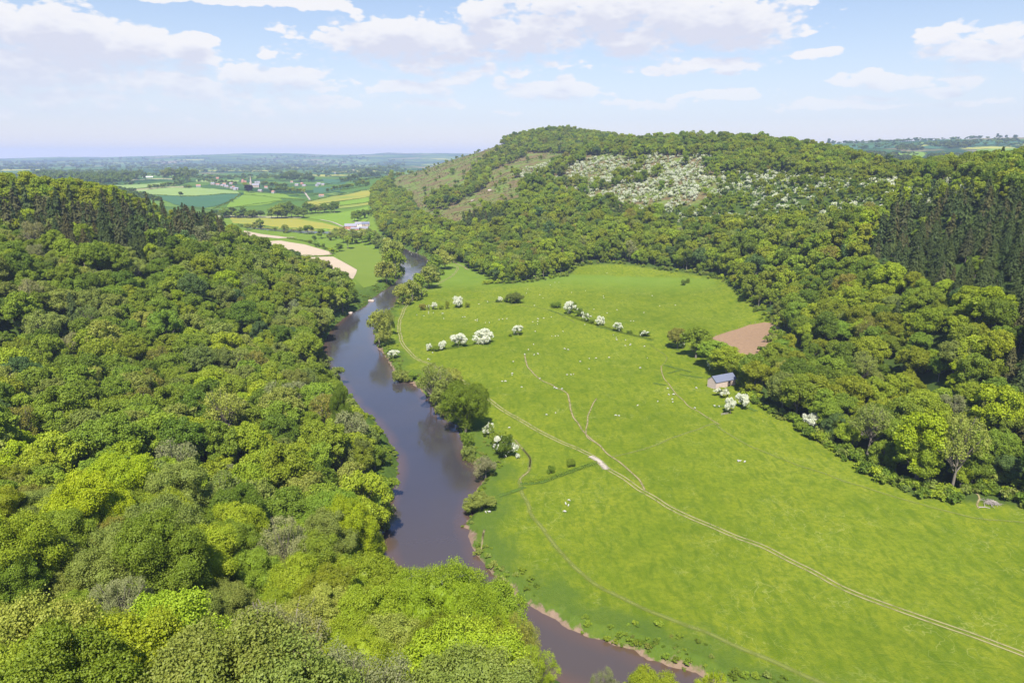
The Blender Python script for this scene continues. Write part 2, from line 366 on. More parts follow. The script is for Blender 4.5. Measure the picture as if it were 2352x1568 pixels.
# zones of the ground, in the picture's coordinates but stored on the ground itself
MEAD = [(905, 700), (960, 640), (1000, 610), (1060, 606), (1110, 640), (1150, 655), (1300, 640), (1330, 610), (1420, 605), (1560, 625), (1660, 640), (1690, 670), (1750, 715), (1790, 735), (1785, 760), (1730, 850), (1700, 900),
        (1860, 985), (1990, 1080), (2100, 1140), (2200, 1150), (2352, 1165), (2900, 1250), (2900, 2000), (1300, 2000), (1300, 1430), (1150, 1330), (1080, 1240), (1100, 1100), (1050, 960), (930, 880), (870, 780)]
HEATH = [(900, 415), (930, 398), (1140, 325), (1200, 318), (1480, 325), (1640, 335), (1660, 420), (1640, 470), (1400, 480), (1250, 440), (1160, 460), (1040, 520), (950, 490), (900, 440)]
pu, pv, pd = project(TX.ravel(), TY.ravel(), TZ.ravel())
RR = TR.ravel()
zm = (inpoly(pu, pv, MEAD) & (RR < 1000) & (TZ.ravel() < 16)).astype(float)
RW_ = [(1000, 375), (1170, 310), (1290, 290), (1480, 308), (1700, 318), (1960, 362), (2110, 390), (2352, 366), (2800, 360), (3000, 1000), (2352, 1145), (1740, 930), (1640, 640), (1290, 630), (1060, 605), (1000, 590), (930, 570), (880, 540), (862, 510), (880, 440)]
zf = ((RR > 640) & ~inpoly(pu, pv, RW_) & (TZ.ravel() < 60)).astype(float) * np.clip((RR - 640) / 60, 0, 1)
zf = np.maximum(zf, (RR > 1900) * 1.0)
zh = (inpoly(pu, pv, HEATH) & (RR > 800) & (RR < 2500)).astype(float)
zf = np.where(zh > 0, 0, zf)
zr = np.full(len(RR), 50.0); mm = (RR > 90) & (RR < 2200) & (TZ.ravel() < 12)
zr[mm] = rivd(TX.ravel()[mm], TY.ravel()[mm])
def dline(px, x, y):
    P_ = np.array([PZ(u, v, WZ)[:2] for u, v in px]); d = np.full(len(x), 1e9)
    for a, b in zip(P_[:-1], P_[1:]):
        ab = b - a; t = np.clip(((x - a[0]) * ab[0] + (y - a[1]) * ab[1]) / ((ab ** 2).sum() + 1e-9), 0, 1); d = np.minimum(d, np.hypot(x - a[0] - t * ab[0], y - a[1] - t * ab[1]))
    return d
zs_ = zr.copy(); xm, ym = TX.ravel()[mm], TY.ravel()[mm]
wild = np.where(dline(LB + UP, xm, ym) < dline(RB, xm, ym) - .5, 3.0, 0) + np.where(np.hypot(xm, ym) > 480, 1.2, 0)
zs_[mm] = zs_[mm] + wild

def blur(a):
    a = a.reshape(TX.shape)
    for _ in range(3):
        a[1:-1, 1:-1] = (a[1:-1, 1:-1] * 2 + a[:-2, 1:-1] + a[2:, 1:-1] + a[1:-1, :-2] + a[1:-1, 2:]) / 6
    return a.ravel()
zm = blur(zm); zh = blur(zh); zf = blur(zf)

def grass_nodes(nt, P):
    """meadow turf: broad patches, tufts and the pale thread-like sheep trods"""
    big = noise(nt, scaled(nt, P, (.012, .012, .012)), 1, 3, .5)
    mid = noise(nt, P, .09, 4, .6); fine = noise(nt, P, .55, 4, .7)
    dia = noise(nt, scaled(nt, P, (.35, .12, .1)), 1, 4, .6, .6)
    c = ramp(nt, big, [(.32, (.088, .128, .009)), (.5, (.122, .161, .012)), (.68, (.160, .194, .018))])
    c = mixc(nt, mth(nt, 'MULTIPLY', maprange(nt, mid, .38, .66), .7), c, (.176, .198, .016))
    c = mixc(nt, mth(nt, 'MULTIPLY', maprange(nt, dia, .48, .66), .7), c, (.068, .110, .009))
    c = mixc(nt, mth(nt, 'MULTIPLY', maprange(nt, fine, .42, .66), .75), c, (.074, .118, .010))
    P2 = vmth(nt, 'ADD', P, vmth(nt, 'MULTIPLY', vmth(nt, 'SUBTRACT', nd_noise_col(nt, P, .11), (.5, .5, .5)), (26, 26, 0)))
    tr = None
    for s, wd in ((.055, .016), (.12, .020)):
        vo = nd(nt, 'ShaderNodeTexVoronoi'); vo.feature = 'DISTANCE_TO_EDGE'; vo.voronoi_dimensions = '2D'; vo.inputs['Scale'].default_value = s
        nt.links.new(scaled(nt, P2, (1, .75, 0)), vo.inputs['Vector'])
        e = maprange(nt, vo.outputs['Distance'], 0, wd, 1, 0)
        tr = e if tr is None else mth(nt, 'MAXIMUM', tr, e)
    br = maprange(nt, noise(nt, P, .035, 3), .42, .62)
    tr = mth(nt, 'MULTIPLY', tr, mth(nt, 'MULTIPLY', br, .6))
    c = mixc(nt, tr, c, (.24, .26, .07))
    return c, fine
def nd_noise_col(nt, P, s):
    n = nd(nt, 'ShaderNodeTexNoise'); n.inputs['Scale'].default_value = s; n.inputs['Detail'].default_value = 3
    nt.links.new(P, n.inputs['Vector']); return n.outputs['Color']
def attr(nt, name):
    n = nd(nt, 'ShaderNodeAttribute'); n.attribute_name = name; return n
def make_ground():
    m, nt = newmat('ground')
    P = opos(nt); g_, fine = grass_nodes(nt, P)
    # woodland floor
    fl = mixc(nt, noise(nt, P, .4, 4), (.03, .055, .012), (.07, .10, .02))
    # bracken heath
    hb = noise(nt, scaled(nt, P, (1, 1, 2)), .022, 6, .65); hs = noise(nt, P, .16, 3, .6)
    he = mixc(nt, maprange(nt, hb, .42, .56), (.115, .165, .035), (.135, .105, .050))
    he = mixc(nt, mth(nt, 'MULTIPLY', maprange(nt, hs, .5, .62), .7), he, (.095, .070, .032))
    he = mixc(nt, mth(nt, 'MULTIPLY', maprange(nt, hs, .30, .42, 1, 0), .6), he, (.16, .20, .05))
    # patchwork of the plain
    vo = nd(nt, 'ShaderNodeTexVoronoi'); vo.voronoi_dimensions = '2D'; vo.inputs['Scale'].default_value = 1; vo.distance = 'CHEBYCHEV'
    ve = nd(nt, 'ShaderNodeTexVoronoi'); ve.voronoi_dimensions = '2D'; ve.inputs['Scale'].default_value = 1; ve.feature = 'DISTANCE_TO_EDGE'
    ps = vmth(nt, 'MULTIPLY', P, (.0021, .0026, 0))
    pr = vmth(nt, 'ADD', ps, vmth(nt, 'MULTIPLY', nd_noise_col(nt, P, .0011), (.5, .5, 0)))
    nt.links.new(pr, vo.inputs['Vector']); nt.links.new(pr, ve.inputs['Vector'])
    sepc = nd(nt, 'ShaderNodeSeparateColor'); nt.links.new(vo.outputs['Color'], sepc.inputs[0])
    pf = ramp(nt, sepc.outputs[0], [(0, (0.054, 0.114, 0.024)), (.16, (0.090, 0.156, 0.030)), (.3, (0.036, 0.084, 0.030)), (.42, (0.120, 0.180, 0.042)), (.55, (0.060, 0.120, 0.018)), (.66, (0.180, 0.144, 0.084)), (.74, (0.066, 0.132, 0.030)), (.84, (0.300, 0.288, 0.060)), (.9, (0.102, 0.156, 0.036))], 'CONSTANT')
    pf = mixc(nt, mth(nt, 'MULTIPLY', noise(nt, P, .02, 5), .25), pf, (.14, .2, .05))
    pf = mixc(nt, maprange(nt, ve.outputs['Distance'], .012, .03, 1, 0), pf, (.025, .06, .02))
    wood = maprange(nt, noise(nt, scaled(nt, P, (.0009, .0013, 0)), 1, 5, .6), .52, .56)
    pf = mixc(nt, wood, pf, (.025, .06, .025))
    pas = mixc(nt, noise(nt, P, .03, 5, .65), (.085, .145, .015), (.15, .21, .03))
    pf = mixc(nt, maprange(nt, vmth(nt, 'LENGTH', P), 1500, 1750, 1, 0), pf, pas)
    c = mixc(nt, attr(nt, 'zm').outputs['Fac'], fl, g_)
    c = mixc(nt, attr(nt, 'zf').outputs['Fac'], c, pf)
    c = mixc(nt, attr(nt, 'zh').outputs['Fac'], c, he)
    # river bank: rank dark grass, then bare red earth at the water's edge
    zr_ = attr(nt, 'zr').outputs['Fac']
    bn = noise(nt, P, .22, 5, .65)
    dd = mth(nt, 'ADD', attr(nt, 'zs').outputs['Fac'], mth(nt, 'MULTIPLY', mth(nt, 'SUBTRACT', bn, .5), 9))
    rank = mth(nt, 'MULTIPLY', maprange(nt, mth(nt, 'ADD', zr_, mth(nt, 'MULTIPLY', mth(nt, 'SUBTRACT', noise(nt, P, .05, 4), .5), 44)), 9, 17, 1, 0), .75)
    rk = mixc(nt, noise(nt, P, .7, 4), (.045, .085, .014), (.085, .13, .022))
    c = mixc(nt, rank, c, rk)
    soil = mixc(nt, noise(nt, P, .6, 5), (.12, .078, .052), (.27, .20, .14))
    c = mixc(nt, maprange(nt, dd, .8, 1.9, 1, 0), c, soil)
    hgt = mth(nt, 'ADD', mth(nt, 'MULTIPLY', fine, .6), noise(nt, P, 2.5, 3))
    p = principled(nt, c, 1.0, .0, hgt, .7, .45)
    outp(nt, p.outputs[0]); return m
nA, nR = TX.shape
ids = np.arange(nA * nR).reshape(nA, nR)
fc = np.stack([ids[:-1, :-1], ids[:-1, 1:], ids[1:, 1:], ids[1:, :-1]], -1).reshape(-1, 4)[:, ::-1]
me = mesh_np('ground', np.stack([TX, TY, TZ], -1).reshape(-1, 3), fc, [make_ground()], True, vattr={'zm': zm, 'zf': zf, 'zh': zh, 'zr': zr, 'zs': zs_})
link('ground', me, kind='structure')

# ------------------------------------------------------------------ sheets laid on the ground
def drape(name, poly, mat, off=.08, step=12, kind='structure', flat=None, **props):
    """poly: world xy outline -> a finely divided sheet following the ground"""
    P = []
    for i in range(len(poly)):
        a = np.array(poly[i][:2]); b = np.array(poly[(i + 1) % len(poly)][:2]); k = max(1, int(np.hypot(*(b - a)) / step))
        for j in range(k): P.append(a + (b - a) * j / k)
    P = np.array(P); nb = len(P)
    x0, y0 = P.min(0); x1, y1 = P.max(0)
    gx, gy = np.meshgrid(np.arange(x0, x1, step), np.arange(y0, y1, step)); gx = gx.ravel() + .37 * step; gy = gy.ravel() + .29 * step
    m = inpoly(gx, gy, P); inner = np.stack([gx[m], gy[m]], -1)
    V = [Vector(p) for p in P] + [Vector(p) for p in inner]
    r = geometry.delaunay_2d_cdt(V, [(i, (i + 1) % nb) for i in range(nb)], [], 1, 1e-4)
    xy = np.array([(v.x, v.y) for v in r[0]]); f = [t for t in r[2] if len(t) == 3]
    z = np.full(len(xy), flat) if flat is not None else ground(xy[:, 0], xy[:, 1]) + off
    f = np.array(f)
    a = xy[f[:, 0]]; b = xy[f[:, 1]]; c = xy[f[:, 2]]
    s = (b[:, 0] - a[:, 0]) * (c[:, 1] - a[:, 1]) - (b[:, 1] - a[:, 1]) * (c[:, 0] - a[:, 0])
    f = np.where(s[:, None] < 0, f[:, ::-1], f)
    o = link(name, mesh_np(name, np.column_stack([xy, z]), f, [mat], True), kind=kind, **props)
    return o
# water
m, nt = newmat('water')
P = opos(nt)
wv = noise(nt, scaled(nt, P, (1, .6, 1)), 1.1, 3, .6); wl = noise(nt, scaled(nt, P, (.05, .022, 1)), 1, 4, .6, .8)
hgt = mth(nt, 'MULTIPLY', wv, maprange(nt, wl, .35, .65, .35, 1.0))
c = mixc(nt, noise(nt, P, .03, 4), (.030, .030, .037), (.052, .044, .042))
shal = maprange(nt, attr(nt, 'edge').outputs['Fac'], 0, 5, 1, 0)
sy = nd(nt, 'ShaderNodeSeparateXYZ'); nt.links.new(P, sy.inputs[0])
c = mixc(nt, maprange(nt, sy.outputs[1], 170, 270, 1, 0), c, (.066, .050, .038))     # silty shallows of the near reach
c = mixc(nt, mth(nt, 'MULTIPLY', shal, .6), c, (.11, .06, .03))
p = principled(nt, c, .10, .5, hgt, .22, .12); p.inputs['IOR'].default_value = 1.45
nt.links.new(maprange(nt, wl, .4, .65, .08, .22), p.inputs['Roughness']); p.inputs['IOR'].default_value = 1.75
outp(nt, p.outputs[0]); WATER = m
cen = RX.mean(0)
def grow(poly, d):
    P = np.array(poly); n = len(P); out = []
    A_ = sum(P[i][0] * P[(i + 1) % n][1] - P[(i + 1) % n][0] * P[i][1] for i in range(n)); s = 1 if A_ > 0 else -1
    for i in range(n):
        t = P[(i + 1) % n] - P[i - 1]; t = t / (np.hypot(*t) + 1e-9); out.append(P[i] + s * d * np.array([t[1], -t[0]]))
    return np.array(out)
wat = drape('river', grow(RX, 3.0), WATER, step=9, flat=WZ)
me = wat.data; vc = np.array([v.co[:2] for v in me.vertices]); at = me.attributes.new('edge', 'FLOAT', 'POINT')
at.data.foreach_set('value', np.maximum(-rivd(vc[:, 0], vc[:, 1]), 0).astype(np.float32))

def fieldmat(name, c1, c2, scale=.05, rows=None, c3=None):
    m, nt = newmat(name); P = opos(nt)
    c = mixc(nt, noise(nt, P, scale, 5, .6), c1, c2)
    if c3: c = mixc(nt, maprange(nt, noise(nt, P, scale * .3, 4, .6), .45, .6), c, c3)
    if rows:
        wv = nd(nt, 'ShaderNodeTexWave'); wv.inputs['Scale'].default_value = rows[0]; wv.inputs['Distortion'].default_value = 1.5
        mp = nd(nt, 'ShaderNodeMapping'); mp.inputs['Rotation'].default_value = (0, 0, rows[1]); nt.links.new(P, mp.inputs['Vector']); nt.links.new(mp.outputs[0], wv.inputs['Vector'])
        c = mixc(nt, mth(nt, 'MULTIPLY', wv.outputs['Fac'], .25), c, tuple(x * .7 for x in c2))
    p = principled(nt, c, .95, .1, noise(nt, P, scale * 12, 3), .5, .3); outp(nt, p.outputs[0]); return m
def gp(poly, ymin=0): return [G(u, v, ymin)[:2] for u, v in poly]
M_green = fieldmat('pasture', (0.105, 0.186, 0.012), (0.149, 0.223, 0.025))
M_grass2 = fieldmat('flood_meadow', (0.098, 0.150, 0.014), (0.136, 0.180, 0.022), .03)
M_pale = fieldmat('pale_crop', (0.167, 0.236, 0.062), (0.192, 0.260, 0.081), .01)
M_teal = fieldmat('young_corn', (0.037, 0.096, 0.046), (0.053, 0.118, 0.053), .01)
M_butter = fieldmat('buttercup_field', (.19, .205, .035), (.27, .235, .030), .012, None, (.15, .20, .035))
M_sand = fieldmat('dry_tilled_soil', (.34, .27, .185), (.42, .34, .235), .05, (.35, .5))
M_plough = fieldmat('ploughed_soil', (.17, .105, .062), (.30, .20, .115), .5, None)
M_straw = fieldmat('cut_hay', (0.223, 0.223, 0.099), (0.260, 0.248, 0.124), .02)
Y0 = 700
drape('ploughed_field', gp([(1632, 776), (1672, 762), (1720, 746), (1755, 740), (1792, 742), (1790, 770), (1765, 800), (1745, 830), (1735, 852), (1718, 845), (1700, 815), (1660, 790)]), M_plough, .10, 3)
drape('tilled_field', gp([(560, 530), (600, 538), (655, 545), (682, 545), (640, 548), (560, 540)], Y0), M_sand, .4, 15)
drape('tilled_field', gp([(560, 555), (645, 553), (700, 562), (755, 578), (765, 585), (720, 588), (670, 590), (560, 590)], Y0), M_sand, .4, 15)
drape('tilled_field', gp([(700, 592), (745, 590), (765, 590), (790, 603), (820, 620), (812, 640), (790, 650), (700, 650)], 600), M_sand, .4, 12)
drape('flood_meadow', gp([(770, 585), (790, 568), (830, 565), (880, 578), (885, 610), (882, 640), (862, 655), (835, 662), (812, 640), (821, 620), (790, 602)], 600), M_grass2, .35, 12)
drape('flood_meadow', gp([(690, 522), (760, 520), (830, 530), (880, 545), (920, 560), (900, 566), (820, 545), (760, 535), (690, 532)], Y0), M_green, .45, 15)
drape('buttercup_field', gp([(527, 500), (600, 502), (680, 503), (740, 512), (790, 525), (800, 532), (740, 532), (640, 526), (560, 520), (535, 512)], Y0), M_butter, .5, 18)
drape('pasture', gp([(700, 500), (760, 492), (845, 475), (850, 500), (835, 515), (795, 522), (760, 510)], Y0), M_green, .6, 18)
drape('pasture', gp([(500, 492), (560, 495), (700, 498), (690, 502), (560, 500), (500, 500)], Y0), M_straw, .6, 18)
drape('buttercup_field', gp([(700, 465), (760, 452), (830, 440), (870, 434), (868, 448), (780, 462), (716, 472)], Y0), M_butter, .8, 20)
drape('pasture', gp([(780, 463), (868, 449), (866, 458), (782, 472)], Y0), M_green, .8, 20)
drape('buttercup_field', gp([(700, 473), (778, 465), (782, 473), (866, 460), (850, 470), (740, 482), (710, 480)], Y0), M_butter, .8, 20)
drape('pasture', gp([(560, 448), (640, 455), (650, 462), (600, 472), (520, 478), (530, 462)], Y0), M_green, .8, 20)
drape('pasture', gp([(560, 440), (640, 445), (700, 458), (640, 456), (560, 447)], Y0), M_green, .8, 20)
drape('crop_field', gp([(340, 450), (440, 452), (552, 446), (550, 456), (500, 472), (470, 478), (400, 470)], 800), M_teal, .8, 20)
drape('crop_field', gp([(300, 440), (380, 432), (440, 431), (545, 440), (550, 445), (440, 451), (340, 449)], 800), M_pale, .9, 20)
drape('crop_field', gp([(300, 437), (360, 430), (440, 427), (440, 430), (380, 431), (310, 439)], 800), M_straw, .9, 20)
drape('crop_field', gp([(235, 427), (330, 424), (400, 421), (400, 427), (340, 430), (290, 436)], 800), M_pale, .9, 20)
drape('crop_field', gp([(450, 413), (550, 414), (545, 418), (450, 418)], 800), M_pale, .9, 20)
drape('crop_field', gp([(300, 412), (400, 409), (400, 413), (300, 416)], 800), M_straw, .9, 20)
drape('crop_field', gp([(720, 432), (790, 428), (780, 440), (720, 446)], 1500), M_teal, .9, 20)
drape('crop_field', gp([(740, 410), (800, 414), (785, 424), (745, 420)], 1500), M_teal, .9, 20)
drape('pasture', gp([(1400, 326), (1470, 330), (1470, 338), (1425, 337), (1390, 332)], 1300), M_green, .9, 20)
# fields of the hills beyond the right-hand ridge
for poly, mt in (([(1940, 343), (2010, 350), (2000, 358), (1940, 352)], M_pale), ([(2060, 352), (2130, 352), (2120, 362), (2070, 362)], M_green), ([(2080, 338), (2140, 334), (2200, 336), (2150, 343)], M_teal),
                 ([(1900, 336), (2050, 333), (2060, 340), (1900, 346)], M_teal), ([(2240, 345), (2352, 340), (2352, 352), (2250, 352)], M_green), ([(2200, 326), (2330, 322), (2352, 330), (2230, 336)], M_teal)):
    drape('crop_field', gp(poly, 1600), mt, 1.5, 40)

# tracks: strips with soft broken edges
def trackmat(name, c1, c2, ruts, top=1.0):
    m, nt = newmat(name); P = opos(nt)
    uv = nd(nt, 'ShaderNodeAttribute'); uv.attribute_name = 'across'
    x = uv.outputs['Fac']                      # -1 .. 1 across
    a = mth(nt, 'ABSOLUTE', x)
    if ruts:
        k = mth(nt, 'ABSOLUTE', mth(nt, 'SUBTRACT', a, .55)); al = maprange(nt, k, .08, .34, 1, 0)
    else: al = maprange(nt, a, .25, 1, 1, 0)
    al = mth(nt, 'MULTIPLY', al, maprange(nt, noise(nt, P, .22, 5, .65), .30, .52, .25, top))
    c = mixc(nt, noise(nt, P, .3, 3), c1, c2)
    p = principled(nt, c, .95, .1); t = nd(nt, 'ShaderNodeBsdfTransparent'); ms = nd(nt, 'ShaderNodeMixShader')
    nt.links.new(al, ms.inputs[0]); nt.links.new(t.outputs[0], ms.inputs[1]); nt.links.new(p.outputs[0], ms.inputs[2]); outp(nt, ms.outputs[0]); return m
T_rut = trackmat('rutted_track', (.205, .205, .065), (.275, .24, .12), True)
T_dirt = trackmat('dirt_path', (.19, .165, .070), (.26, .215, .11), False)
T_faint = trackmat('faint_path', (.145, .178, .028), (.175, .190, .050), False, .8)
T_stone = trackmat('stone_lane', (.33, .28, .21), (.42, .37, .30), False)
def smoothline(P, k=10):
    P = [np.array(p[:2]) for p in P]; P = [2 * P[0] - P[1]] + P + [2 * P[-1] - P[-2]]; o = []
    for i in range(1, len(P) - 2):
        for j in range(k):
            t = j / k; a, b, c, d = P[i - 1:i + 3]
            o.append(.5 * ((2 * b) + (c - a) * t + (2 * a - 5 * b + 4 * c - d) * t * t + (3 * b - a - 3 * c + d) * t ** 3))
    o.append(P[-2]); return np.array(o)
def strip(name, px, width, mat, off=.12, ymin=0, label=None):
    L = smoothline([G(u, v, ymin) for u, v in px], 12)
    seg = np.hypot(*np.diff(L, axis=0).T); s = np.concatenate([[0], np.cumsum(seg)]); n_ = max(8, int(s[-1] / 2.0))
    t = np.linspace(0, s[-1], n_); L = np.stack([np.interp(t, s, L[:, 0]), np.interp(t, s, L[:, 1])], -1)
    T = np.gradient(L, axis=0); T /= np.hypot(*T.T)[:, None] + 1e-9; N = np.stack([-T[:, 1], T[:, 0]], -1)
    L = L + N * ((vnoise(t / 9, t * 0, 4) - .5) * 1.0)[:, None]
    W_ = np.array([-1, -.6, -.2, .2, .6, 1]); co = L[:, None] + N[:, None] * (W_ * width / 2)[None, :, None]
    z = ground(co[..., 0].ravel(), co[..., 1].ravel()) + off
    co = np.column_stack([co.reshape(-1, 2), z]); k = len(W_); ii = np.arange(n_ * k).reshape(n_, k)
    f = np.stack([ii[:-1, :-1], ii[:-1, 1:], ii[1:, 1:], ii[1:, :-1]], -1).reshape(-1, 4)
    return link(name, mesh_np(name, co, f, [mat], True, vattr={'across': np.tile(W_, n_)}), kind='structure')
strip('track', [(1038, 608), (1052, 615), (1040, 632), (1000, 655), (960, 678), (935, 700), (920, 730), (918, 760), (925, 790), (950, 818), (990, 838), (1040, 862), (1090, 895), (1120, 915), (1170, 950), (1230, 985), (1300, 1020), (1365, 1050),
                (1385, 1068), (1430, 1095), (1480, 1130), (1550, 1170), (1650, 1215), (1750, 1255), (1850, 1305), (1950, 1355), (2070, 1400), (2200, 1445), (2352, 1502), (2600, 1600)], 3.2, T_rut)
strip('path', [(1205, 815), (1215, 845), (1240, 870), (1275, 888), (1302, 905), (1310, 940), (1335, 985), (1372, 1020), (1405, 1048), (1440, 1075), (1465, 1100), (1480, 1125)], 1.3, T_dirt)
strip('path', [(1370, 915), (1362, 930), (1350, 965), (1348, 1000), (1375, 1022)], 1.0, T_dirt)
strip('path', [(1518, 840), (1525, 865), (1550, 900), (1580, 930), (1610, 950), (1650, 975)], .9, T_dirt)
strip('path', [(1520, 842), (1530, 820), (1505, 800), (1490, 790)], 1.0, T_faint)
strip('path', [(1182, 1010), (1205, 1035), (1220, 1055), (1215, 1080), (1195, 1100), (1200, 1130), (1225, 1185), (1260, 1235), (1300, 1285), (1360, 1335), (1450, 1385), (1560, 1430), (1700, 1485), (1800, 1530), (1890, 1568), (2000, 1610)], 2.2, T_faint)
strip('path', [(1182, 1010), (1205, 1035), (1220, 1055), (1215, 1080), (1195, 1098), (1200, 1112)], 1.0, T_dirt)
strip('path', [(1355, 1048), (1378, 1060), (1395, 1078)], 3.6, T_stone, .16)
strip('path', [(1405, 1050), (1480, 1030), (1560, 1000), (1640, 972)], 1.5, T_faint)
strip('path', [(1640, 972), (1680, 1000), (1760, 1040), (1900, 1090), (2050, 1140), (2200, 1180), (2352, 1200)], 1.3, T_faint)
0 and strip('path', [(1590, 1010), (1700, 1070), (1850, 1130), (2050, 1200), (2200, 1255), (2352, 1330)], 1.0, T_faint)
strip('path', [(1000, 690), (1100, 690), (1180, 700), (1260, 712), (1320, 740)], 1.6, T_faint)
strip('path', [(1108, 1240), (1112, 1215), (1108, 1260), (1104, 1270)], .9, T_dirt)
strip('path', [(2232, 1115), (2240, 1130), (2252, 1142), (2246, 1158), (2250, 1168)], 1.0, T_dirt)
strip('path', [(1040, 598), (1050, 606), (1064, 612), (1075, 620)], 2.5, T_dirt)
strip('lane', [(735, 505), (760, 510), (785, 520), (798, 523)], 5.5, T_stone, .9, Y0)
strip('lane', [(845, 536), (870, 545), (885, 552)], 4.0, T_stone, .9, Y0)
strip('lane', [(798, 523), (803, 530), (825, 534), (845, 536)], 4.0, T_stone, .9, Y0)
strip('lane', [(695, 440), (705, 450), (712, 460)], 7, T_stone, 1.4, Y0)

# ------------------------------------------------------------------ foliage
def leafmat(name, blossom=False):
    m, nt = newmat(name)
    t = nd(nt, 'ShaderNodeAttribute'); t.attribute_type = 'INSTANCER'; t.attribute_name = 'tint'
    r = attr(nt, 'r').outputs['Fac']
    col = t.outputs['Color']
    hue = mixc(nt, r, (.85, .9, .75), (1.25, 1.15, 1.2))
    col = mixc(nt, 1.0, col, hue, 'MULTIPLY')
    rough = .55
    if blossom:
        b = attr(nt, 'b').outputs['Fac']
        col = mixc(nt, mth(nt, 'GREATER_THAN', b, .5), col, (.66, .67, .56))
    d = nd(nt, 'ShaderNodeBsdfDiffuse'); nt.links.new(col, d.inputs[0])
    tr = nd(nt, 'ShaderNodeBsdfTranslucent'); nt.links.new(mixc(nt, 1.0, col, (1.15, 1.15, .5), 'MULTIPLY'), tr.inputs[0])
    ms = nd(nt, 'ShaderNodeMixShader'); ms.inputs[0].default_value = .31
    nt.links.new(d.outputs[0], ms.inputs[1]); nt.links.new(tr.outputs[0], ms.inputs[2])
    gl = nd(nt, 'ShaderNodeBsdfGlossy'); gl.inputs['Roughness'].default_value = .5; gl.inputs['Color'].default_value = (1, 1, 1, 1)
    m2 = nd(nt, 'ShaderNodeMixShader'); m2.inputs[0].default_value = .010
    nt.links.new(ms.outputs[0], m2.inputs[1]); nt.links.new(gl.outputs[0], m2.inputs[2])
    outp(nt, m2.outputs[0]); return m
LEAF = leafmat('leaves'); BLOS = leafmat('hawthorn_leaves_and_blossom', True)
m, nt = newmat('bark'); P = opos(nt)
outp(nt, principled(nt, mixc(nt, noise(nt, P, 3, 4), (.09, .075, .055), (.24, .21, .17)), .9, .1).outputs[0]); BARK = m

def unit(v): return v / (np.linalg.norm(v, axis=-1, keepdims=True) + 1e-9)
def rdir(g_, n_, up=0.):
    v = unit(g_.normal(size=(n_, 3))); v[:, 2] += up; return unit(v)
def quads(P, N, S, g_, asp=.8):
    t = unit(np.cross(N, g_.normal(size=N.shape))); b = np.cross(N, t); S = S[:, None]
    k = len(P); co = np.stack([P - t * S * .5, P - b * S * .5 * asp - N * S * .08, P + t * S * .5, P + b * S * .5 * asp - N * S * .08], 1).reshape(-1, 3)
    return co, np.arange(4 * k).reshape(k, 4)
ICO = None
def ico():
    global ICO
    if ICO is None:
        import bmesh
        bm = bmesh.new(); bmesh.ops.create_icosphere(bm, subdivisions=2, radius=1)
        v = np.array([x.co[:] for x in bm.verts]); f = np.array([[x.index for x in p.verts] for p in bm.faces]); bm.free()
        ICO = (v, np.column_stack([f, f[:, 2]]))
    return ICO
class Geo:
    def __init__(s): s.c = []; s.f = []; s.r = []; s.b = []; s.m = []; s.n = 0
    def add(s, co, f, r, b=0, m=0):
        s.c.append(co); s.f.append(f + s.n); s.n += len(co); k = len(f)
        s.r.append(np.broadcast_to(r, (k,))); s.b.append(np.broadcast_to(b, (k,))); s.m.append(np.full(k, m))
    def mesh(s, name, mats, smooth=False):
        return mesh_np(name, np.concatenate(s.c), np.concatenate(s.f), mats, smooth, fattr={'r': np.concatenate(s.r), 'b': np.concatenate(s.b)}, matidx=np.concatenate(s.m))
def tube(pts, rads, k=6):
    pts = np.array(pts, float); co = []; n_ = len(pts)
    for i in range(n_):
        d = unit((pts[min(i + 1, n_ - 1)] - pts[max(i - 1, 0)])[None])[0]; a = unit(np.cross(d, [.31, .95, .1])[None])[0]; b = np.cross(d, a)
        for j in range(k): t = 2 * math.pi * j / k; co.append(pts[i] + rads[i] * (a * math.cos(t) + b * math.sin(t)))
    f = [[i * k + j, i * k + (j + 1) % k, (i + 1) * k + (j + 1) % k, (i + 1) * k + j] for i in range(n_ - 1) for j in range(k)]
    return np.array(co), np.array(f)
def trunk_geo(g_, Ht, R, k=6, limbs=5, rb=.32):
    G_ = Geo(); top = np.array([g_.normal() * .3, g_.normal() * .3, Ht * .62]); mid = top * .5 + [g_.normal() * .15, g_.normal() * .15, 0]
    G_.add(*tube([[0, 0, -1.0], [0, 0, .3], mid, top], [rb * 1.4, rb, rb * .75, rb * .35], k), .5)
    for i in range(limbs):
        a = 2 * math.pi * (i + g_.random() * .6) / limbs; h = Ht * (.22 + .3 * g_.random()); s0 = mid * (h / mid[2]) if h < mid[2] else mid + (top - mid) * (h - mid[2]) / (top[2] - mid[2])
        e = np.array([math.cos(a) * R * .68, math.sin(a) * R * .68, h + Ht * .26]); m_ = (s0 + e) / 2 + [0, 0, -.4]
        G_.add(*tube([s0, m_, e], [rb * .5, rb * .33, rb * .1], max(4, k - 2)), .5)
    return G_
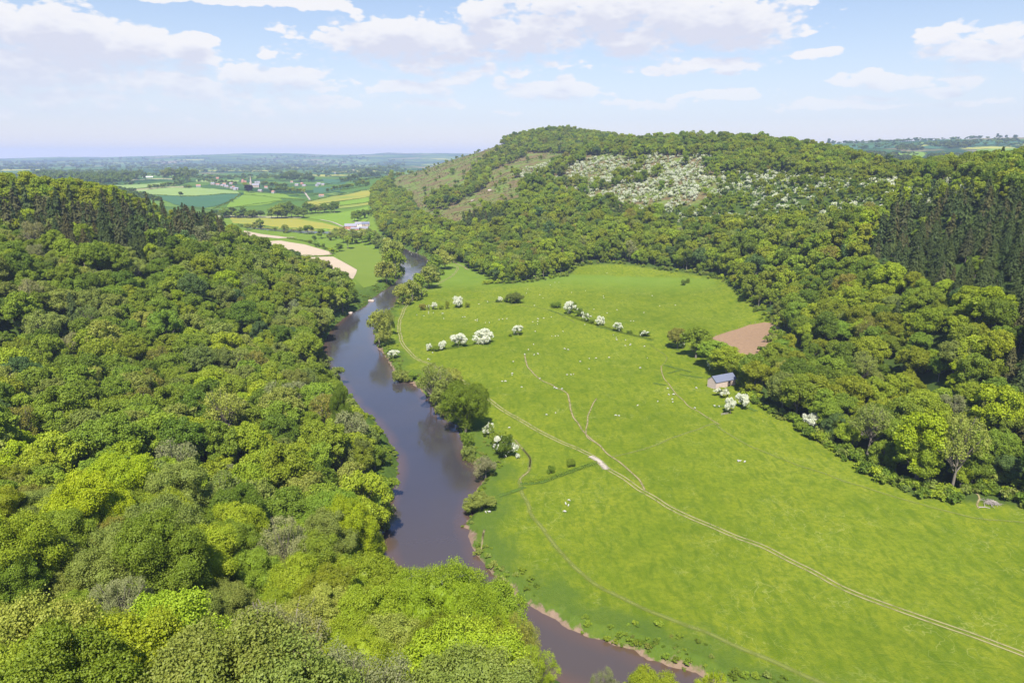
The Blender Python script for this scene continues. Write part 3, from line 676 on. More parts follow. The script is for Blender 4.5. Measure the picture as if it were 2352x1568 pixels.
def crown_geo(seed, R=5., Ht=13., nl=16, leaf=.5, nleaf=3000, low=.2, sparse=0., blossom=0., tall=1.0, cores=True, droop=0.):
    """a crown of many leaf faces on lobes and sub-lobes spread through a dome"""
    g_ = np.random.default_rng(seed); G_ = Geo()
    zc = Ht * (low + (1 - low) * .5); rz = Ht * (1 - low) * .5
    L = []; tries = 0
    while len(L) < nl and tries < 400:
        tries += 1
        d = rdir(g_, 1, .35)[0]; rl = R * (.17 + .22 * g_.random() if nl > 17 else .26 + .17 * g_.random()); k = .74 if g_.random() < .8 else .35
        c = np.array([d[0] * (R - rl * .8) * (1 if k > .5 else .5), d[1] * (R - rl * .8) * (1 if k > .5 else .5), zc + d[2] * (rz - rl * .8) * (1 if k > .5 else .4)])
        if all(np.linalg.norm(c - a[0]) > .62 * min(rl, a[1]) for a in L): L.append((c, rl))
    LC = np.array([a[0] for a in L]); LR = np.array([a[1] for a in L])
    S = []; SR = []; SD = []
    for c, rl in L:
        n_ = 10; d = rdir(g_, n_, .25); S.append(c + d * rl * .66 * np.array([1, 1, .8])); SR.append(np.full(n_, rl) * (.34 + .16 * g_.random(n_))); SD.append(d)
    S = np.concatenate(S); SR = np.concatenate(SR); SD = np.concatenate(SD)
    own = np.repeat(np.arange(len(L)), 10)
    pr = SR ** 2; pr /= pr.sum(); idx = g_.choice(len(S), int(nleaf * 1.7), p=pr)
    d = unit(rdir(g_, len(idx), .3) + SD[idx] * .7)
    P = S[idx] + d * SR[idx][:, None] * (1 + .24 * g_.normal(size=(len(idx), 1)))
    fill = g_.random(len(idx)) < (.22 if not sparse else .12); df = rdir(g_, len(idx), .2); o_i = own[idx]
    P[fill] = (LC[o_i] + df * (LR[o_i] * (.55 + .40 * g_.random(len(idx))))[:, None] * [1, 1, .9])[fill]; d[fill] = df[fill]
    if droop: P[:, 2] -= droop * np.abs(g_.normal(size=len(P))) * SR[idx]
    dist = np.linalg.norm(P[:, None] - LC[None], axis=-1) / LR[None]
    dist[np.arange(len(P)), own[idx]] = 9
    keep = dist.min(1) > .80; P = P[keep][:nleaf]; d = d[keep][:nleaf]; idx = idx[keep][:nleaf]
    N = unit(d + .75 * g_.normal(size=d.shape) + [0, 0, .25])
    lr = g_.random(len(S)); r = np.clip(.55 * lr[idx] + .45 * g_.random(len(P)), 0, 1)
    b = 0.
    if blossom:
        bl = vnoise(P[:, 0] * .9 + seed * 7, P[:, 1] * .9 + P[:, 2] * .8, seed); upw = np.clip((P[:, 2] / Ht - .25) * 1.2, 0, .4)
        b = ((bl + upw * .5 + .25 * g_.random(len(P))) > (1.28 - blossom)).astype(float)
    sz = leaf * (.5 + .5 * g_.random(len(P)) + .6 * g_.random(len(P)) ** 3)
    co, f = quads(P, N, sz, g_); G_.add(co, f, r, b)
    if cores:
        v, fi = ico()
        for c, rl in L:
            vv = v * rl * (.50 - sparse * .36) * (1 + .12 * g_.normal(size=(len(v), 1))) * [1, 1, .85] + c
            G_.add(vv, fi, .15)
    G_.lobes = L
    return G_
def conifer_geo(seed, R=3.2, Ht=20., leaf=.5, nleaf=2600, low=.15):
    g_ = np.random.default_rng(seed); G_ = Geo()
    nb = max(60, nleaf // 22); per = nleaf // nb; P = []; N = []; rr = []
    for i in range(nb):
        h = low + (1 - low) * (i + g_.random()) / nb; z = Ht * h; L = R * (1 - h) ** .75 * (.75 + .45 * g_.random()) + .25
        a = g_.random() * 6.283; t = np.sqrt(g_.random(per)); sp_ = (g_.random(per) - .5) * L * .5 * (1.15 - t)
        x = np.cos(a) * t * L - np.sin(a) * sp_; y = np.sin(a) * t * L + np.cos(a) * sp_; zz = z + .12 * L - t ** 1.6 * L * .42 - np.abs(sp_) * .25
        P.append(np.stack([x, y, zz], -1)); N.append(np.tile([np.cos(a) * .6, np.sin(a) * .6, .8], (per, 1)) + .4 * g_.normal(size=(per, 3)))
        rr.append(np.full(per, g_.random()) * .6 + .4 * g_.random(per))
    P = np.concatenate(P); N = unit(np.concatenate(N)); co, f = quads(P, N, leaf * (.7 + .7 * g_.random(len(P))), g_, .5)
    G_.add(co, f, np.concatenate(rr))
    cc, cf = tube([[0, 0, Ht * low + .5], [0, 0, Ht * .55], [0, 0, Ht * .97]], [R * .42, R * .25, .03], 7); G_.add(cc, cf, .1)
    return G_
def twigs(g_, G_, L, Ht, n_=26, rb=.07, m=1):
    for i in range(n_):
        c, rl = L[g_.integers(len(L))]; e = c + rdir(g_, 1, .5)[0] * rl * 1.12; s0 = np.array([c[0] * .15, c[1] * .15, c[2] * .55])
        G_.add(*tube([s0, (s0 + e) / 2 + g_.normal(size=3) * .25, e], [rb * 1.6, rb, rb * .35], 3), .5, 0, m)

TPL = {}     # species -> lod -> list of (crown mesh, trunk mesh, joined mesh)
def build(species, lod, k, fn, trunk=None):
    out = []
    for i in range(k):
        G_ = fn(i); mats = [BLOS if species == 'haw' else LEAF, BARK]
        cm = G_.mesh('%s_crown' % species, mats)
        T_ = trunk(i) if trunk else None; tm = None
        if T_ is not None:
            tm = T_.mesh('trunk', [BARK], True)
            co, f = np.concatenate(T_.c), np.concatenate(T_.f); G_.add(co, f, .5, 0, 1)
        jm = G_.mesh('%s_tree' % species, mats)
        out.append((cm, tm, jm))
    TPL[(species, lod)] = out
gg = np.random.default_rng
def mk_broad(lod):
    lf, nlf, k, lb = {0: (.165, 76000, 7, 7), 1: (.38, 14000, 7, 5), 2: (.68, 3000, 5, 3), 3: (1.6, 420, 3, 0)}[lod]
    nl = {0: 34, 1: 26, 2: 16, 3: 8}[lod]
    build('broad', lod, k, lambda i: crown_geo(100 + i + lod * 10, 5.0 + .5 * (i % 3), 13.8 - (i % 4), nl + 3 * (i % 3) - 3, lf, nlf, [.16, .22, .10][i % 3]), lambda i: trunk_geo(gg(i), 12, 5, 7 if lod < 2 else 4, lb))
for lod in (0, 1, 2, 3): mk_broad(lod)
def mk_sparse(i, lod):
    lf, nlf = {0: (.15, 26000), 1: (.32, 5500), 2: (.6, 1500)}[lod]; g_ = gg(900 + i)
    G_ = crown_geo(300 + i + lod * 10, 5, 14, 16, lf, nlf, .2, sparse=.75, cores=lod > 1, droop=.3); twigs(g_, G_, G_.lobes, 14, {0: 90, 1: 50, 2: 20}[lod]); return G_
for lod in (0, 1, 2): build('sparse', lod, 3, lambda i: mk_sparse(i, lod), lambda i: trunk_geo(gg(40 + i), 14, 5, 6, 6))
def cone_trunk(i):
    G_ = Geo(); G_.add(*tube([[0, 0, -1], [0, 0, 8], [0, 0, 17]], [.28, .2, .05], 6), .5); return G_
for lod, (lf, nlf) in {0: (.34, 12000), 1: (.50, 6500), 2: (.9, 1800)}.items():
    build('conifer', lod, 4, lambda i: conifer_geo(500 + i + lod * 10, 4.3 + .5 * (i % 3), 18.5 - 1.5 * (i % 3), lf, nlf, .10 + .12 * (i % 2)), cone_trunk)
# hawthorns: nearly all white, half white, few flowers
for lod, (lf, nlf) in {1: (.24, 5000), 2: (.48, 750)}.items():
    for nm, bl in (('w', 1.05), ('h', .62), ('f', .40)):
        build('haw', str(lod) + nm, 3, lambda i: crown_geo(700 + i + lod * 10 + int(bl * 100), 2.7, 4.6, 12, lf, nlf, .04, blossom=bl), lambda i: trunk_geo(gg(60 + i), 4, 2.4, 5, 3, .16) if lod == 1 else None)
build('bush', '1', 3, lambda i: crown_geo(760 + i, 2.6, 3.6, 12, .3, 2600, .0), lambda i: trunk_geo(gg(60 + i), 3, 2.2, 5, 3, .14))
build('bush', '2', 3, lambda i: crown_geo(770 + i, 2.6, 3.4, 9, .65, 330, .0), None)
build('willow', '1', 3, lambda i: crown_geo(780 + i, 4.5, 10, 18, .30, 9000, .03, sparse=.4, droop=.5), lambda i: trunk_geo(gg(70 + i), 9, 4, 6, 6, .25))
build('willow', '2', 3, lambda i: crown_geo(790 + i, 4.5, 10, 14, .6, 2400, .03, sparse=.4, droop=.4), lambda i: trunk_geo(gg(70 + i), 9, 4, 4, 3, .25))
build('oak', '1', 1, lambda i: crown_geo(5, 10.2, 17.5, 46, .36, 34000, .10), lambda i: trunk_geo(gg(5), 15, 9, 9, 9, .6))
build('great', 0, 2, lambda i: crown_geo(15 + i, 9.4, 17.5, 80, .17, 150000, .12), lambda i: trunk_geo(gg(15), 15, 8, 8, 8, .55))
build('poplar', '2', 2, lambda i: crown_geo(810 + i, 2.4, 17, 16, .9, 900, .05), lambda i: trunk_geo(gg(5), 15, 2, 4, 3, .25))

TINT = {'lime': (.255, .335, .010), 'fresh': (0.234, 0.302, 0.017), 'mid': (0.174, 0.240, 0.019), 'deep': (0.115, 0.173, 0.014), 'grey': (0.191, 0.235, 0.043),
        'pale': (0.250, 0.287, 0.047), 'olive': (0.196, 0.235, 0.014), 'bronze': (.200, .195, .030), 'pine': (0.075, 0.108, 0.028), 'pinebrown': (0.100, 0.104, 0.036), 'twig': (.225, .245, .100),
        'blue': (0.085, 0.140, 0.034), 'copper': (0.050, 0.022, 0.028)}
WORD = {'lime': 'bright yellow-green', 'fresh': 'fresh light green', 'mid': 'mid green', 'deep': 'deep green', 'grey': 'grey-green', 'pale': 'pale straw-green', 'olive': 'olive green',
        'bronze': 'bronze-brown', 'pine': 'dark green', 'pinebrown': 'dark brownish green', 'twig': 'grey twiggy half-bare', 'blue': 'bluish green', 'copper': 'dark copper-purple'}
def jit(t, g_):
    c = np.array(TINT[t]); k = 1 + .10 * g_.normal(); w_ = .045 * g_.normal()
    return [float(max(.004, x)) for x in c * k * np.array([1 + w_, 1, 1 - w_])]
def plant(species, lod, var, name, cat, label, group, x, y, h, s, tint, rz=None, z=None, zs=1.0, part='crown'):
    """one tree or shrub of its own: an Empty at its foot with crown and trunk"""
    L = TPL[(species, lod)]; cm, tm, jm = L[var % len(L)]
    e = bpy.data.objects.new(name, None); COL.objects.link(e)
    e.location = (x, y, h); e.rotation_euler = (0, 0, rng.random() * 6.28 if rz is None else rz); e.scale = (s, s, s * zs)
    e['label'] = label; e['category'] = cat
    if group: e['group'] = group
    c = bpy.data.objects.new(part, cm); COL.objects.link(c); c.parent = e; c['tint'] = tint
    if tm is not None:
        t = bpy.data.objects.new('trunk' if species not in ('haw', 'bush') else 'stem', tm); COL.objects.link(t); t.parent = e
    return e

# -- geometry-nodes scatter for woods too numerous to count
def scatter(name, label, lib, P, idx, rot, scl, tint):
    """lib: list of joined meshes; P: points; idx: which mesh; scl: (n,3)"""
    lc = bpy.data.collections.new(name + '_kinds')
    for i, mm_ in enumerate(lib):
        o = bpy.data.objects.new('%s_kind_%02d' % (name, i), mm_); lc.objects.link(o)
    n_ = len(P); me = bpy.data.meshes.new(name); me.vertices.add(n_); me.vertices.foreach_set('co', np.asarray(P, np.float32).ravel())
    for nm, tp, v in (('kindi', 'INT', idx), ('rotz', 'FLOAT', rot)):
        at = me.attributes.new(nm, tp, 'POINT'); at.data.foreach_set('value', np.asarray(v, np.int32 if tp == 'INT' else np.float32))
    at = me.attributes.new('scl', 'FLOAT_VECTOR', 'POINT'); at.data.foreach_set('vector', np.asarray(scl, np.float32).ravel())
    at = me.attributes.new('tint', 'FLOAT_COLOR', 'POINT'); at.data.foreach_set('color', np.column_stack([tint, np.ones(n_)]).astype(np.float32).ravel())
    o = link(name, me, kind='stuff', label=label)
    g = bpy.data.node_groups.new(name, 'GeometryNodeTree')
    g.interface.new_socket('Geometry', in_out='INPUT', socket_type='NodeSocketGeometry'); g.interface.new_socket('Geometry', in_out='OUTPUT', socket_type='NodeSocketGeometry')
    gi = g.nodes.new('NodeGroupInput'); go = g.nodes.new('NodeGroupOutput'); ip = g.nodes.new('GeometryNodeInstanceOnPoints')
    ci = g.nodes.new('GeometryNodeCollectionInfo'); ci.inputs['Collection'].default_value = lc; ci.inputs['Separate Children'].default_value = True; ci.inputs['Reset Children'].default_value = True
    def na(nm, dt):
        a = g.nodes.new('GeometryNodeInputNamedAttribute'); a.data_type = dt; a.inputs[0].default_value = nm; return a.outputs['Attribute']
    cb = g.nodes.new('ShaderNodeCombineXYZ'); g.links.new(na('rotz', 'FLOAT'), cb.inputs[2])
    ip.inputs['Pick Instance'].default_value = True
    g.links.new(gi.outputs[0], ip.inputs['Points']); g.links.new(ci.outputs[0], ip.inputs['Instance']); g.links.new(na('kindi', 'INT'), ip.inputs['Instance Index'])
    g.links.new(cb.outputs[0], ip.inputs['Rotation']); g.links.new(na('scl', 'FLOAT_VECTOR'), ip.inputs['Scale']); g.links.new(ip.outputs[0], go.inputs[0])
    md = o.modifiers.new('instances', 'NODES'); md.node_group = g
    return o

# ------------------------------------------------------------------ where the woods stand (outlines in the picture, stored as places)
LEFTW = [(-400, 380), (0, 393), (80, 396), (180, 408), (280, 432), (335, 455), (420, 478), (470, 486), (515, 500), (545, 518), (575, 533), (610, 548), (640, 562), (690, 583), (745, 596), (795, 618), (815, 650), (845, 680), (840, 700), (808, 722),
         (770, 740), (735, 770), (745, 820), (770, 855), (805, 900), (850, 930), (880, 985), (925, 1040), (938, 1090), (905, 1140), (890, 1190), (885, 1250), (905, 1310), (960, 1310), (1100, 1325), (1175, 1390), (1200, 1440), (1270, 1490),
         (1310, 1545), (1420, 1550), (1560, 1560), (1640, 1580), (1640, 2100), (-500, 2100)]
RIGHTW = [(850, 440), (905, 395), (1000, 375), (1060, 350), (1170, 310), (1290, 290), (1430, 315), (1480, 308), (1600, 310), (1700, 318), (1850, 338), (1960, 362), (2110, 390), (2200, 376), (2352, 366), (2800, 360), (3000, 1000),
          (2800, 1200), (2352, 1145), (2280, 1120), (2150, 1138), (2080, 1120), (2000, 1070), (1900, 1010), (1850, 985), (1740, 930), (1690, 880), (1740, 840), (1775, 790), (1790, 745), (1740, 715), (1700, 665), (1640, 640), (1560, 620), (1430, 600), (1330, 605), (1290, 630), (1190, 650), (1110, 650), (1060, 605), (1000, 590), (930, 570), (880, 540), (860, 510), (850, 470)]
BARE = [(900, 395), (1000, 362), (1140, 322), (1200, 345), (1260, 345), (1400, 352), (1480, 350), (1640, 358), (1660, 400), (1600, 470), (1500, 500), (1440, 455), (1330, 440), (1240, 425), (1180, 470), (1090, 490), (1040, 518), (955, 492), (945, 455), (900, 430)]
BANDS = [[(975, 460), (1010, 440), (1060, 430), (1085, 385), (1140, 345), (1190, 335), (1210, 355), (1130, 385), (1120, 420), (1060, 455), (1020, 475), (985, 478)], [(1210, 395), (1240, 400), (1250, 440), (1200, 450), (1190, 430)], [(1260, 318), (1420, 318), (1430, 338), (1300, 342)]]
HAWD = [(1170, 395), (1280, 358), (1480, 352), (1660, 352), (1650, 400), (1600, 450), (1560, 480), (1430, 475), (1280, 440)]
HAWM = [(1460, 460), (1620, 440), (1640, 395), (1760, 385), (1900, 400), (2050, 405), (2240, 404), (2240, 440), (2020, 470), (1900, 515), (1700, 510), (1540, 512)]
CON = [[(-300, 470), (0, 478), (90, 478), (200, 485), (330, 478), (430, 480), (500, 490), (525, 535), (450, 565), (300, 600), (140, 585), (0, 520)], [(1985, 560), (2060, 480), (2170, 458), (2352, 455), (2700, 455), (2700, 740), (2352, 750), (2200, 690), (2100, 650), (2010, 650)],
       [(2300, 840), (2420, 820), (2500, 1000), (2330, 1010)], [(1050, 505), (1150, 488), (1170, 505), (1080, 528)], [(1395, 478), (1430, 470), (1440, 495), (1400, 505)], [(1520, 490), (1560, 480), (1580, 500), (1530, 510)], [(1880, 465), (1950, 455), (1960, 500), (1890, 505)]]
cand = []
for r0, r1, sp_ in ((38, 230, 9.6), (230, 700, 10.6), (700, 2600, 10.5)):
    xs = np.arange(-r1, r1, sp_); ys = np.arange(0, r1, sp_ * .87); X_, Y_ = np.meshgrid(xs, ys); X_[1::2] += sp_ / 2
    X_ = X_.ravel() + (rng.random(X_.size) - .5) * sp_ * .75; Y_ = Y_.ravel() + (rng.random(Y_.size) - .5) * sp_ * .75
    rr = np.hypot(X_, Y_); k = (rr > r0) & (rr <= r1) & (Y_ > 15); X_, Y_, rr = X_[k], Y_[k], rr[k]
    z_ = ground(X_, Y_); u_, v_, d_ = project(X_, Y_, z_); k = (u_ > -350) & (u_ < 2700) & (v_ > 280) & (v_ < 1950)
    cand.append(np.column_stack([X_, Y_, z_, rr, u_, v_, d_])[k])
xs = np.arange(-500, 1300, 7.2); ys = np.arange(520, 1500, 7.2); X_, Y_ = np.meshgrid(xs, ys); X_ = X_.ravel() + rng.normal(size=X_.size) * 2; Y_ = Y_.ravel() + rng.normal(size=Y_.size) * 2
z_ = ground(X_, Y_); u_, v_, d_ = project(X_, Y_, z_); HX = (inpoly(u_, v_, HAWD) | inpoly(u_, v_, HAWM)) & (rng.random(len(X_)) < .48)
nbase = sum(len(c) for c in cand); cand.append(np.column_stack([X_, Y_, z_, np.hypot(X_, Y_), u_, v_, d_])[HX])
cand = np.concatenate(cand)
X_, Y_, Z_, R_, U_, V_, D_ = cand.T
side = rivd(X_, Y_)
hgt_ = 13.0
# a tree is kept when its crown and its top both fall inside the wooded outline
S_ = (0.70 + .62 * rng.random(len(X_)) ** 1.4) * np.where(R_ < 230, 1.22, 1.30)
um, vm, _ = project(X_, Y_, Z_ + 7); ut, vt, _ = project(X_, Y_, Z_ + 13.2 * S_); ul, vl, _ = project(X_ - 4, Y_, Z_ + 7); ur, vr, _ = project(X_ + 5.2 * S_, Y_, Z_ + 8.5 * S_); uq, vq, _ = project(X_ + 3.4 * S_, Y_, Z_ + 12 * S_)
inL = inpoly(um, vm, LEFTW) & inpoly(ut, vt, LEFTW) & inpoly(ur, vr, LEFTW) & inpoly(uq, vq, LEFTW) & (R_ < 900)
inR = inpoly(um, vm, RIGHTW) & inpoly(ul, vl, RIGHTW) & (R_ > 200) & (inpoly(U_, V_ - 4, RIGHTW)) & ~((V_ < 420) & (R_ < 600) & (U_ < 2150))
near_mead = inpoly(U_, V_ + 2, MEAD)
ok = (inL | (inR & ~near_mead)) & (side > 2.0)
sp_arr = np.full(len(X_), 'broad', dtype='U8')
con = np.zeros(len(X_), bool)
for p in CON: con |= inpoly(um, vm, p)
bare = inpoly(um, vm, BARE) & (R_ > 700); band = np.zeros(len(X_), bool)
for p in BANDS: band |= inpoly(um, vm, p)
hd = inpoly(um, vm, HAWD) & (R_ > 600); hm = inpoly(um, vm, HAWM) & (R_ > 450)
rnd = rng.random(len(X_)); clump = fbm(X_ / 45, Y_ / 45, 31)
sp_arr[con & (rnd < .93)] = 'conifer'
sc_ = (~con) & (rnd > np.where((R_ < 420) & (um < 1400), .925, .96)); sp_arr[sc_ & (R_ < 900)] = 'sparse'; sp_arr[(~con) & (rnd < .008) & (R_ > 420) & (R_ < 1100)] = 'conifer'
big_on_slope = (clump > .58)
ext = np.arange(len(X_)) >= nbase; ext &= (R_ > 520); sp_arr[hd & ~big_on_slope] = 'haw'; sp_arr[ext] = 'haw'; hmh = (hm & (clump < .62) & (rng.random(len(X_)) < .55)) | ext; sp_arr[hmh] = 'haw'; S_[hm & ~hmh] *= .55; sp_arr[ext] = 'haw'; S_[sp_arr == 'haw'] *= .42 + .38 * rng.random((sp_arr == 'haw').sum())
drop = (bare & ~band & ~hd & (rng.random(len(X_)) > .03)) | (band & (rng.random(len(X_)) > .7)) | (hd & (rng.random(len(X_)) > .74)) | (hm & (rng.random(len(X_)) > .90))
S_[bare & ~band & ~hd] *= .62
ok &= ~drop
ok &= ~((R_ < 190) & (um > 1130) & (um < 1900))
ok[nbase:] &= (R_[nbase:] > 520) & (clump[nbase:] < .62)
for u0, v0, Y0_ in [(1010, 1312, 112), (1050, 1440, 92), (262, 1258, 118), (268, 1052, 158), (640, 1370, 105), (520, 1480, 82), (150, 1440, 88), (800, 1480, 84)]:
    p0 = PY(u0, v0, Y0_); ok &= np.hypot(X_ - p0[0], Y_ - p0[1]) > 7.5
sp_arr[(sp_arr == 'conifer') & (hd | bare) & ~con] = 'broad'; S_[sp_arr == 'conifer'] *= np.where(um[sp_arr == 'conifer'] < 900, .95, .86)
np_ok = np.where(ok)[0]
def tint_for(i):
    s = sp_arr[i]; u, v, r = um[i], vm[i], R_[i]; g_ = rng.random(); c = fbm(X_[i] / 60., Y_[i] / 60., 77); g_ = np.clip(.62 * g_ + .38 * (c * 1.8 - .4), 0, 1)
    if s == 'conifer': return 'pine' if g_ < .62 else 'pinebrown'
    if s == 'sparse': return ['twig', 'pale', 'grey'][rng.integers(3)] if g_ > .3 else 'bronze'
    if s == 'haw': return ['mid', 'fresh'][rng.integers(2)]
    if r < 260 and u < 1300: L = [('deep', .06), ('mid', .22), ('grey', .14), ('fresh', .30), ('pale', .10), ('olive', .10), ('lime', .06), ('bronze', .01)]
    elif u < 900: L = [('deep', .24), ('mid', .32), ('grey', .20), ('fresh', .10), ('pale', .04), ('olive', .07), ('lime', .02), ('blue', .05)] if v > 530 else [('deep', .05), ('mid', .18), ('olive', .37), ('fresh', .35), ('lime', .05)]
    else: L = [('deep', .20), ('mid', .27), ('olive', .22), ('fresh', .14), ('grey', .09), ('blue', .04), ('lime', .03), ('bronze', .015)]
    t = sum(a[1] for a in L); k = rng.random() * t if rng.random() < .6 else g_ * t
    for a in L:
        k -= a[1]
        if k <= 0: return a[0]
    return L[-1][0]
TT = {i: tint_for(i) for i in np_ok}
def region(u, v, r):
    if u < 1400 and r < 145: return ('in the bottom left corner' if u < 400 else 'at the bottom left of centre' if u < 900 else 'in front of the near river bend')
    if u < 960 and r < 320: return ('at the near left edge' if u < 250 else 'in the middle of the near left wood' if u < 600 else 'above the left river bank')
    if u < 960: return ('on the left hill crest' if v < 500 else 'on the flank of the left hill' if u < 450 else 'on the spur falling to the river')
    if v < 430: return 'on the long ridge of the right hill'
    if r < 420: return ('at the right edge beside the meadow' if u > 2080 else 'behind the meadow near the barn')
    if u < 1400: return 'at the foot of the bare hillside'
    return ('in the wood above the far meadow' if u < 1800 else 'on the wooded right hillside')
SIZE = lambda s: 'small' if s < 1.12 else 'middling' if s < 1.3 else 'large'
inview = (um > -10) & (um < 2362) & (vt < 1575) & (vm > 280)
KINDN = {'broad': ('broadleaf_tree', 'broadleaf tree'), 'sparse': ('thin_crowned_tree', 'thin-crowned tree'), 'conifer': ('conifer_tree', 'conifer'), 'haw': ('hawthorn_bush', 'hawthorn bush')}
solo = set()
for s, lim in (('broad', 175), ('sparse', 100), ('conifer', 280), ('haw', 240)):
    ii = [i for i in np_ok if sp_arr[i] == s and inview[i]]; ii.sort(key=lambda i: R_[i] / S_[i]); solo |= set(ii[:lim])
rest = [i for i in np_ok if i not in solo]
used = {}
for i in sorted(solo, key=lambda i: R_[i]):
    s = sp_arr[i]; r = R_[i]; lod = 0 if r < 190 else 1 if r < 560 else 2; t = TT[i]; nm, cat = KINDN[s]; rg = region(um[i], vm[i], r)
    if s == 'haw':
        fl = rng.random(); ml = 'w' if fl < .20 and hd[i] else 'h' if fl < .46 else 'f'
        lab = {'w': 'hawthorn bush white all over with blossom', 'h': 'hawthorn bush half covered in white blossom', 'f': 'green hawthorn bush with a little blossom'}[ml] + ' ' + rg
        plant('haw', '2' + ml, int(rng.integers(3)), nm, 'bush', lab, lab.replace('bush', 'bushes'), X_[i], Y_[i], Z_[i] - .1, S_[i] * 1.35, jit(t, rng)); continue
    lab = '%s %s %s %s' % (SIZE(S_[i]), WORD[t], cat, rg)
    ex = 1.12 if (s != 'conifer' and r < 190) else 1
    plant(s, lod, int(rng.integers(6)), nm, 'tree', lab, lab.replace(' tree ', ' trees ').replace(' conifer ', ' conifers '), X_[i], Y_[i], Z_[i] - .3, S_[i] * ex, jit(t, rng), zs=.9 + .25 * rng.random())
# the rest of the woods, each hillside one mass
for nm, lb, sel in (('woodland', 'unbroken woodland covering the left hill behind the nearest trees', lambda i: um[i] < 960 and R_[i] < 900 and inL[i]), ('woodland', 'unbroken woodland covering the hills right of the river', lambda i: not (um[i] < 960 and R_[i] < 900 and inL[i]))):
    ii = [i for i in rest if sel(i)]
    if not ii: continue
    lib = []; key = {}
    for s in ('broad', 'sparse', 'conifer', 'haw'):
        for lod in ((0, 1, 2) if s != 'haw' else ('2w', '2h', '2f')):
            for k, tpl in enumerate(TPL[(s, lod)]): key.setdefault((s, lod), []).append(len(lib)); lib.append(tpl[2])
    idx = []; scl = []; tn = []
    for i in ii:
        s = sp_arr[i]; r = R_[i]
        if s == 'haw': fl = rng.random(); lod = '2w' if fl < .20 and hd[i] else '2h' if fl < .46 else '2f'; k = 1.35
        else: lod = 0 if r < 190 else 1 if r < 560 else 2; k = 1.12 if r < 190 else 1
        a = key[(s, lod)]; idx.append(a[rng.integers(len(a))]); q_ = S_[i] * k; scl.append((q_, q_, q_ * (.9 + .25 * rng.random()))); tn.append(jit(TT[i], rng))
    scatter(nm, lb, lib, np.column_stack([X_[ii], Y_[ii], Z_[ii] - .3]), idx, rng.random(len(ii)) * 6.28, scl, tn)
print('woods', len(solo), len(rest))

# ------------------------------------------------------------------ air
m, nt = newmat('haze')
pvn = nd(nt, 'ShaderNodeVolumePrincipled'); pvn.inputs['Density'].default_value = 7.0e-5; pvn.inputs['Color'].default_value = (.53, .65, .93, 1)
pvn.inputs['Absorption Color'].default_value = (0, 0, 0, 1)
o_ = nd(nt, 'ShaderNodeOutputMaterial'); nt.links.new(pvn.outputs[0], o_.inputs['Volume']); m.cycles.homogeneous_volume = True
x0, x1, y0, y1, z0, z1 = -19000, 19000, -6000, 19000, -8, 330
v8 = [(x, y, z) for x in (x0, x1) for y in (y0, y1) for z in (z0, z1)]
link('haze', mesh_np('haze', v8, [(0, 1, 3, 2), (4, 6, 7, 5), (0, 4, 5, 1), (2, 3, 7, 6), (0, 2, 6, 4), (1, 5, 7, 3)], [m]), kind='stuff')

# ------------------------------------------------------------------ trees and bushes standing by themselves
T_nett = trackmat('nettles', (.060, .105, .014), (.085, .13, .02), False)
def at(u, v, ymin=0): return G(u, v, ymin)
BASE = {'broad': (5.2, 13.5), 'sparse': (5, 14), 'haw': (2.7, 4.6), 'bush': (2.6, 3.6), 'willow': (4.5, 10), 'great': (9.4, 17.5), 'oak': (10.2, 17.5), 'poplar': (2.4, 17), 'conifer': (4.3, 18.5)}
NAMES = {'broad': ('broadleaf_tree', 'tree', 'crown'), 'sparse': ('thin_crowned_tree', 'tree', 'crown'), 'haw': ('hawthorn_bush', 'bush', 'crown'), 'bush': ('green_bush', 'bush', 'crown'), 'willow': ('willow_tree', 'tree', 'crown'),
         'great': ('broadleaf_tree', 'tree', 'crown'), 'oak': ('oak_tree', 'tree', 'crown'), 'poplar': ('poplar_tree', 'tree', 'crown'), 'conifer': ('conifer_tree', 'conifer', 'crown')}
def stand(sp, lod, u, v, wpx, hpx, tint, label, group=None, ymin=0, Y=None, var=None, vtop=None):
    if Y is None: x, y, z = at(u, v, ymin)
    else: x, y, z = PY(u, v, Y); z = float(ground(x, y)[0])
    d = math.sqrt(x * x + y * y + (z - CZ) ** 2); R_0, H_0 = BASE[sp]
    s_ = wpx * d / F / (2.0 * R_0)
    hh = hpx * d / F * 1.04 if vtop is None else PY(u, vtop, y)[2] - z
    nm, cat, part = NAMES[sp]
    return plant(sp, lod, int(rng.integers(6)) if var is None else var, nm, cat, label, group, x, y, z - .15 * s_, s_, jit(tint, rng) if isinstance(tint, str) else tint, zs=hh / (H_0 * s_))
